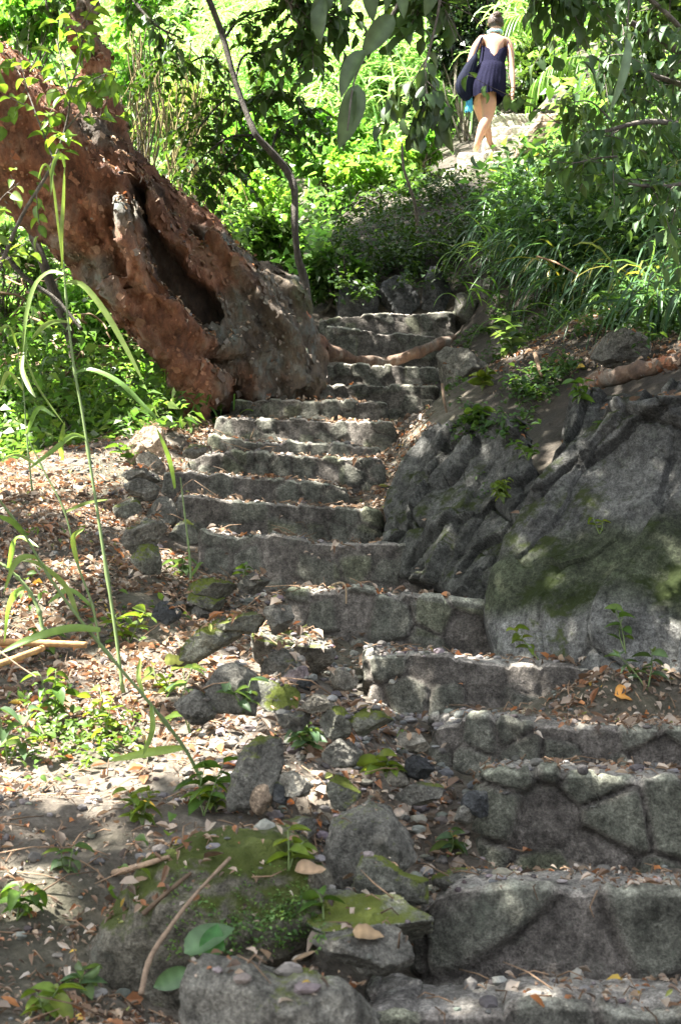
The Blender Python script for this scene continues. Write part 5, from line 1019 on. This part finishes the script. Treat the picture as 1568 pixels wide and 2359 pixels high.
# ------------------------------------------------------------------ grasses and ground cover on the bank
def px_scatter(poly, n, seed):
    r_ = rng(seed); a = np.array(poly, float); u = r_.uniform(a[:, 0].min(), a[:, 0].max(), n * 3); v = r_.uniform(a[:, 1].min(), a[:, 1].max(), n * 3); k = inpoly(u, v, poly); u, v = u[k][:n], v[k][:n]
    p, nr = hits(u, v); return p, nr, u, v, r_
p, nr, u, v, r_ = px_scatter([(1190, 400), (1330, 330), (1700, 250), (1750, 720), (1500, 755), (1330, 700), (1180, 640), (1120, 600)], 3400, 91)
f_ = fbm(p * 2.2, 3, 9); k = f_ > -.28; p, u = p[k], u[k]; n = len(p); mb = MB()
put_blades(mb, p + [0, -.02, .02], np.stack([-.45 + r_.normal(size=n) * .45, -.7 + r_.normal(size=n) * .3, .75 + r_.normal(size=n) * .25], -1), r_.uniform(.35, .85, n), r_.uniform(.010, .022, n), r_.uniform(1.8, 4.2, n), gcol(r_, n, (.065, .145, .07), .35, .4) * np.where(r_.random((n, 1)) < .07, np.array([2.8, 1.5, .8]), 1), r_, 7)
tag(mb.build('grass', M['grass']), kind='stuff')
for k, (lb, u_, v_, n_, L_, sp_) in enumerate([('arching bamboo grass tuft overhanging the top of the stairs', 1180, 600, 26, .55, .16), ('long bladed grass tuft at the corner of the squared grey rock', 1150, 700, 20, .42, .12), ('grass tuft hanging from the edge of the bank below the upper steps', 1230, 470, 34, .5, .25), ('grass tuft above the dark bank boulder', 1430, 740, 26, .4, .3), ('light green grass tuft left of the tan crest rock', 330, 935, 40, .35, .35), ('long dark grass tuft at the left edge under the reed blades', 60, 960, 44, .5, .3), ('wide grass tuft behind the crest at the left', 200, 960, 50, .4, .4), ('grass tuft next to the foot of the red tree', 420, 945, 26, .25, .2)]):
    r_ = rng(900 + k); q, _ = hit_px(u_, v_); n = n_; mb = MB(); lf = -.6 if k < 4 else 0
    put_blades(mb, q + r_.normal(size=(n, 3)) * [sp_, sp_ * .5, .01], np.stack([lf + r_.normal(size=n) * .5, -.4 + r_.normal(size=n) * .3, np.full(n, .9)], -1), r_.uniform(.6, 1.15, n) * L_, r_.uniform(.010, .02, n), r_.uniform(1.0, 3.2, n), gcol(r_, n, (.10, .21, .05), .3, .3), r_, 9)
    tag(mb.build('grass_tuft', M['grass'], loc=q), lb, 'grass tuft', 'grass tufts on bank and crest')
def cover(poly, n, leaf, col, seed, name='ground_cover', mat='leaf', thr=-.05, lift=.05):
    p, nr, u, v, r_ = px_scatter(poly, n, seed); k = fbm(p * 2.6, 3, seed) > thr; p, nr = p[k], nr[k]; n = len(p); m_ = 3; pp = np.repeat(p, m_, 0) + r_.normal(size=(n * m_, 3)) * leaf * .6 + np.repeat(nr, m_, 0) * r_.uniform(0, lift, (n * m_, 1)); mb = MB()
    ax = r_.normal(size=(n * m_, 3)) * [1, .7, .4] + [0, -.3, 0]; put_leaves(mb, LT_MD, pp, ax, np.array([0, -.3, 1.]) + r_.normal(size=(n * m_, 3)) * .4, leaf * r_.uniform(.5, 1.3, n * m_), .33, gcol(r_, n * m_, col), .2); return tag(mb.build(name, M[mat]), kind='stuff')
cover([(1050, 620), (1250, 560), (1568, 720), (1568, 800), (1350, 770), (1340, 880), (1200, 990), (1040, 1010), (1010, 880), (1050, 780)], 3600, .036, (.06, .13, .04), 92, thr=-.02)
cover([(1200, 450), (1360, 385), (1620, 290), (1620, 640), (1300, 640), (1150, 560)], 2600, .075, (.055, .125, .045), 191, thr=-.15, lift=.5)
cover([(1180, 520), (1400, 560), (1568, 640), (1600, 780), (1300, 740), (1160, 640)], 1500, .05, (.06, .13, .04), 93)
cover([(740, 700), (760, 560), (900, 430), (1100, 400), (1180, 450), (1060, 640)], 3000, .05, (.03, .068, .018), 94, thr=-.12, lift=.22)
cover([(0, 1620), (320, 1620), (340, 1760), (0, 1760)], 200, .028, (.09, .17, .035), 95, thr=-.1)
cover([(480, 2080), (700, 2060), (760, 2180), (560, 2240), (460, 2200)], 420, .010, (.10, .2, .06), 96, thr=-.1, lift=.008)
cover([(400, 2000), (700, 1990), (740, 2160), (480, 2230), (380, 2200)], 300, .008, (.12, .22, .06), 98, thr=0, lift=.008)
cover([(0, 1150), (420, 1040), (640, 1600), (500, 1900), (0, 2300)], 260, .034, (.09, .17, .035), 97, thr=.2)
cover([(1090, 1090), (1190, 1090), (1180, 1200), (1100, 1220)], 110, .018, (.08, .16, .05), 99, thr=-.1, lift=.02)
# far hillside growth and the tangle on the left
r_ = rng(99); n0 = 90000; x = r_.uniform(-11, 11, n0); y = 12.8 + 24 * r_.random(n0) ** 1.3; z = hz(x, y); p = np.stack([x, y, z], -1); u, v = PJ(p)
h = ss(-.25, .4, fbm(p * .55, 3, 8)) * (1.1 + 1.6 * ss(17, 24, y)) + .1; h *= ss(0, 1.0, y - 12.6)
bank = (((u - 960) / 200) ** 2 + ((v - 590) / 115) ** 2 < 1.1); pathz = (((u - 1150) / 140) ** 2 + ((v - 310) / 120) ** 2 < 1.3) | ((u > 1015) & (u < 1260) & (v < 560) & (y > 14) & (y < 18))
path2 = (x > .85) & (x < 2.7) & (y > 14.8) & (y < 19.5)
k = ~bank & ~pathz & ~path2 & (u > -250) & (u < 1850) & ~((y < 17) & (y > 15) & (x > 1.1) & (x < 2.4)); p, h, v = p[k], h[k], v[k]; n = len(p); p[:, 2] += r_.random(n) ** .7 * h; mb = MB(); gv = (1 + .55 * fbm(p * .7, 2, 66))[:, None]; put_leaves(mb, LT_LO, p, r_.normal(size=(n, 3)) * [1, .7, .5], np.array([0, -.3, 1.]) + r_.normal(size=(n, 3)) * .5, r_.uniform(.07, .16, n), r_.uniform(.2, .4, n), gcol(r_, n, (.17, .30, .09), .4, .35) * gv, .2)
tag(mb.build('undergrowth', M['leaf_far']), kind='stuff')
n0 = 26000; x = r_.uniform(-5.5, -.8, n0); y = r_.uniform(8.6, 14, n0); z = hz(x, y); p = np.stack([x, y, z], -1); u, v = PJ(p); h = ss(-.4, .5, fbm(p * 1.3, 3, 18)) * 1.0 + .15
crest = 8.7 + ss(-1.2, -.4, x) * 1.6; k = (y > crest) & (u < 640); p, h = p[k], h[k]; n = len(p); p[:, 2] += r_.random(n) ** .8 * h * ss(8.5, 10, p[:, 1]); mb = MB(); put_leaves(mb, LT_LO, p, r_.normal(size=(n, 3)) * [1, .7, .5], np.array([0, -.3, 1.]) + r_.normal(size=(n, 3)) * .5, r_.uniform(.035, .1, n), r_.uniform(.15, .36, n), gcol(r_, n, (.10, .18, .045), .4, .5), .2)
tag(mb.build('undergrowth', M['leaf_far']), kind='stuff')
mb = MB()
for k in range(80):
    u0, d_ = r_.uniform(280, 500), r_.uniform(12, 15); v0 = r_.uniform(60, 300); L_ = r_.uniform(150, 420); q = P(u0 + np.cumsum(r_.normal(size=6) * 16), v0 + np.linspace(0, L_, 6), d_); tube(mb, smooth_path(q, 16), r_.uniform(.003, .007), 4, np.array([.7, .75, .4]) * r_.uniform(.6, 1.5))
for k in range(110):
    u0, d_ = r_.uniform(-40, 480), r_.uniform(10.5, 13.5); v0 = r_.uniform(600, 950); q = P(u0 + np.cumsum(r_.normal(size=5) * 22), v0 + np.cumsum(r_.normal(size=5) * 18), d_ + np.cumsum(r_.normal(size=5) * .1)); tube(mb, smooth_path(q, 12), r_.uniform(.004, .012), 4, np.array([.9, .8, .65]) * r_.uniform(.4, 1.4))
tag(mb.build('hanging_vines', M['twig']), kind='stuff')
stick('bare_trunk', 'dark slanting sapling trunk behind the reed under the red tree', [(210, 1000, 10.8), (170, 800, 10.8), (120, 660, 10.8), (70, 520, 10.8), (40, 440, 10.8)], .045, .03, (.55, .5, .45), 'tree trunk', 'wood')
stick('bare_trunk', 'thin grey trunk crossing at the left edge under the red tree', [(-30, 540, 10.4), (60, 640, 10.4), (130, 690, 10.4), (190, 760, 10.4)], .02, .012, (.6, .6, .55), 'tree trunk', 'wood')
stick('bare_trunk', 'slim pale stem rising from the dark bank', [(962, 545, 13.4), (955, 470, 13.4), (930, 390, 13.4), (925, 330, 13.4)], .018, .01, (1, .9, .8), 'tree trunk', 'wood')
# ------------------------------------------------------------------ the walking woman, seen from behind
WD = 16.3
def wp(u, v, dd): return P(u, v, WD + dd)
def skinned(name, J, E, root, mat, parent, sub=2):
    me = bpy.data.meshes.new(name); off = np.array(WL(parent)); me.from_pydata([tuple(wp(*j[:3]) - off) for j in J], E, []); me.update()
    o = bpy.data.objects.new(name, me); COL.objects.link(o); m_ = o.modifiers.new('skin', 'SKIN'); m_.use_smooth_shade = True
    for k, j in enumerate(J):
        sv = me.skin_vertices[0].data[k]; r = j[3]; sv.radius = (r[0] * 1.04, r[1] * 1.08) if isinstance(r, tuple) else (r * 1.14, r * 1.14); sv.use_root = (k == root)
    s_ = o.modifiers.new('sub', 'SUBSURF'); s_.levels = sub; s_.render_levels = sub
    dg = bpy.context.evaluated_depsgraph_get(); nm = bpy.data.meshes.new_from_object(o.evaluated_get(dg)); bpy.data.objects.remove(o)
    ca = nm.color_attributes.new('col', 'FLOAT_COLOR', 'POINT'); ca.data.foreach_set('color', np.ones(len(nm.vertices) * 4, np.float32))
    nm.materials.clear(); nm.materials.append(mat); o = bpy.data.objects.new(name, nm); COL.objects.link(o); o.parent = parent; OFF[o.name] = tuple(off)
    for p_ in nm.polygons: p_.use_smooth = True
    return o
M['skin'] = plain_mat('skin', (.42, .23, .155), .5, .07, 25, bs=.05, spec=.4)
M['skin'].node_tree.nodes['Principled BSDF'].inputs['Subsurface Weight'].default_value = .12
M['skin'].node_tree.nodes['Principled BSDF'].inputs['Subsurface Radius'].default_value = (.02, .008, .005)
M['dress'] = plain_mat('navy_cotton', (.007, .007, .022), .9, .35, 60, bs=.5, spec=.08)
M['bag'] = plain_mat('bag_cloth', (.006, .008, .02), .85, .3, 50, bs=.4, spec=.1)
M['hair'] = plain_mat('brown_hair', (.06, .04, .03), .5, .5, 90, bs=.8)
M['scarf'] = plain_mat('pale_scarf', (.35, .62, .72), .8, .4, 70, bs=.4)
per = empty('person', wp(1100, 346, 0)); tag(per, 'woman in a short navy dress walking up the path, hair in a bun', 'person')
J = [(1119, 198, .02, (.135, .10)), (1127, 165, .04, (.108, .085)), (1135, 122, .10, (.125, .085)), (1138, 98, .14, (.115, .07)), (1139.5, 84, .16, .05), (1141, 68, .17, .052), (1141, 56, .18, .072), (1141, 44, .18, .078), (1141, 34, .18, .05),
     (1108, 92, .13, .052), (1093, 112, .09, .043), (1085, 134, .05, .036), (1078, 160, .02, .032), (1073, 184, 0, .024), (1070, 197, .0, .026),
     (1170, 97, .13, .052), (1175, 126, .09, .041), (1177, 158, .05, .034), (1179, 182, .0, .032), (1181, 204, -.03, .022), (1180, 213, -.04, (.026, .016)), (1178, 220, -.05, (.026, .014)),
     (1126, 212, .01, .094), (1126, 240, 0, .084), (1122, 272, .0, .054), (1112, 292, -.05, .057), (1102, 318, -.06, .036), (1098, 334, -.05, .030), (1096, 343, -.02, .028), (1095, 345, .10, .030), (1095, 346, .19, .018),
     (1107, 212, .03, .092), (1104, 240, .16, .078), (1109, 268, .36, .052), (1119, 292, .40, .05), (1126, 318, .46, .033), (1128, 329, .5, .028), (1130, 331, .6, .028), (1131, 332, .68, .017)]
E = [(0, 1), (1, 2), (2, 3), (3, 4), (4, 5), (5, 6), (6, 7), (7, 8), (3, 9), (9, 10), (10, 11), (11, 12), (12, 13), (13, 14), (3, 15), (15, 16), (16, 17), (17, 18), (18, 19), (19, 20), (20, 21), (0, 22), (22, 23), (23, 24), (24, 25), (25, 26), (26, 27), (27, 28), (28, 29), (29, 30), (0, 31), (31, 32), (32, 33), (33, 34), (34, 35), (35, 36), (36, 37), (37, 38)]
def finger(base, pts, r):
    last = base
    for k, p_ in enumerate(pts): J.append((*p_, r * (1 - .13 * k))); E.append((last, len(J) - 1)); last = len(J) - 1
finger(21, [(1181.0, 224, -.055), (1180.6, 228, -.06), (1178.6, 231, -.065)], .009)
finger(21, [(1178.9, 225, -.06), (1178.0, 230, -.068), (1175.6, 233, -.07)], .0095)
finger(21, [(1176.8, 225, -.06), (1175.6, 230, -.068), (1173.2, 233, -.07)], .0095)
finger(21, [(1174.9, 224, -.055), (1173.6, 228, -.06), (1171.6, 230.5, -.062)], .009)
finger(20, [(1175.8, 214, -.05), (1172.6, 218, -.055), (1170.8, 222, -.058)], .0105)
finger(14, [(1069, 202, .0), (1069, 207, -.01), (1070, 211, -.01)], .0095)
finger(14, [(1071, 202, .0), (1071.5, 208, -.01), (1072.5, 212, -.01)], .0095)
skinned('body', J, E, 0, M['skin'], per)
# ears
mb = MB(); V2, F2 = ICO[2]
for s_ in (-1, 1): mb.add(V2 * [.012, .02, .03] + wp(1141 + s_ * 16.6, 54, .17), F2, (1, .9, .85)); 
for s_, nm in ((-1, 'ear'), (1, 'ear')):
    mb = MB(); mb.add(V2 * [.011, .02, .028] + wp(1141 + s_ * 16.4, 55, .19), F2, (1, .85, .8)); mb.build(nm, M['skin'], per)
# hair with a bun
V4, F4 = ICO[4]; c_ = wp(1141, 51, .17); v = V4 * [.090, .100, .108]; cut = V4[:, 1] > .25; v = v * (1 + .05 * fbm(V4 * np.array([14, 14, 3]), 3, 4) + .03 * fbm(V4 * 5, 2, 5))[:, None]; v[:, 2] = np.where(V4[:, 2] < -.4, v[:, 2] * .8, v[:, 2]); v[cut, 1] *= .7
mb = MB(); mb.add(v + c_, F4); hair = mb.build('hair', M['hair'], per)
mb = MB(); v = V4 * [.05, .045, .044] * (1 + .16 * fbm(V4 * 5, 3, 6))[:, None]; mb.add(v + wp(1144, 35, .10), F4, (1.1, 1, .9)); mb.build('bun', M['hair'], hair)
# scarf
mb = MB(); th = np.linspace(0, 2 * np.pi, 40); q = wp(1139.5, 74, .165) + np.stack([np.cos(th) * .072, np.sin(th) * .068, .012 * np.sin(th) + .006 * np.sin(5 * th)], -1); tube(mb, q, .019 + .003 * np.sin(7 * th), 10, (1, 1, 1), .006, 2); mb.build('scarf', M['scarf'], per)
# dress
def loft(rings, n=120, pleat=.0, topdip=0, shift=0, wave=0, seed=0):
    R_ = smooth_path(np.array(rings, float), 46); th = np.linspace(0, 2 * np.pi, n, endpoint=False); rows = []
    for k, (u, v, hw, dep, dd) in enumerate(R_):
        t_ = k / 45; a = hw * 1.11 * WD / F; dep = dep * 1.1; ct = wp(u, v, dd); pl = 1 + pleat * t_ ** .6 * (np.sin(th * 11 + 2.3 * np.sin(th * 3 + seed)) * .55 + np.sin(th * 23 + 2 * np.sin(th * 4)) * .35 + fbm(np.stack([th * 4, th * 0 + t_ * 3, th * 0], -1), 2, seed) * .8) * (t_ > .0)
        x = ct[0] + np.cos(th) * a * pl; y = ct[1] + np.sin(th) * dep * pl; z = ct[2] + 0 * th
        if topdip: z = z - topdip * (1 - t_) ** 1.5 * np.maximum(0, -np.sin(th)) ** 1.7
        if wave: z = z + wave * t_ ** 3 * (np.sin(th * 4 + 1) * .5 + fbm(np.stack([np.cos(th) * 3, np.sin(th) * 3, th * 0], -1), 2, seed))
        rows.append(np.stack([x, y, z], -1))
    return np.array(rows)
V = loft([(1138, 104, 31.5, .115, .13), (1136, 122, 30, .118, .11), (1132, 146, 28.5, .112, .07), (1131, 150, 28.8, .113, .065)], pleat=.012, topdip=.105, seed=1)
SK = loft([(1131, 149, 29, .114, .065), (1128, 162, 34, .135, .05), (1122, 188, 40, .155, .03), (1119, 210, 42, .175, .03), (1119, 229, 40.5, .175, .03)], n=240, pleat=.04, wave=.02, seed=2)
mb = MB(); dress_n = V.shape[1]; mb.add(V, grid_faces(46, dress_n, True)); mb.add(V * 1 + (V.mean(1, keepdims=True) - V) * .03, grid_faces(46, dress_n, True)[:, ::-1]); dr = mb.build('dress', M['dress'], per)
mb = MB(); mb.add(SK, grid_faces(46, 240, True)); mb.add(SK + (SK.mean(1, keepdims=True) - SK) * .02, grid_faces(46, 240, True)[:, ::-1]); mb.build('skirt', M['dress'], dr)
for pts in ([(1110, 108, .02), (1107, 96, .05), (1110, 82, .13), (1114, 84, .2)], [(1167, 110, .02), (1169, 98, .05), (1168, 86, .13), (1164, 88, .2)]):
    mb = MB(); tube(mb, smooth_path([wp(*p_) for p_ in pts], 14), .005, 6); mb.build('strap', M['dress'], dr)
mb = MB(); th = np.linspace(0, 2 * np.pi, 16); tube(mb, wp(1181, 203, -.03) + np.stack([np.cos(th) * .027, np.sin(th) * .026, 0 * th], -1), .003, 5, (.3, .2, .2)); mb.build('bracelet', M['twig'], per)
# bag and towel
bag = empty('shoulder_bag', wp(1068, 228, -.06)); tag(bag, "black slouchy cloth bag hanging from the walking woman's left shoulder", 'bag')
V = loft([(1094, 126, 4, .02, -.03), (1088, 140, 10, .035, -.05), (1078, 165, 16, .05, -.06), (1071, 190, 20, .06, -.06), (1071, 212, 18, .055, -.05), (1074, 230, 8, .03, -.05), (1075, 232, 1, .005, -.05)], n=60, pleat=.08, seed=3)
mb = MB(); mb.add(V, grid_faces(46, 60, True)); mb.build('pouch', M['bag'], bag)
mb = MB(); tube(mb, smooth_path([wp(1094, 128, -.03), wp(1100, 108, .0), wp(1110, 84, .08), wp(1113, 80, .15), wp(1106, 92, .26)], 20), .011, 6); mb.build('strap', M['bag'], bag)
M['towel'] = plain_mat('blue_towel', (.06, .33, .55), .85, .35, 22, bs=.4)
V = loft([(1080, 222, 7, .03, -.03), (1080, 240, 7, .03, -.03), (1079, 256, 8, .03, -.03)], n=50, pleat=.2, wave=.02, seed=4); mb = MB(); mb.add(V, [grid_faces(46, 50, True), np.array([list(range(50))[::-1]]), np.array([list(range(45 * 50, 46 * 50))])])
tag(mb.build('towel', M['towel'], loc=wp(1078, 262, -.03)), "blue patterned towel hanging below the walking woman's bag", 'towel')
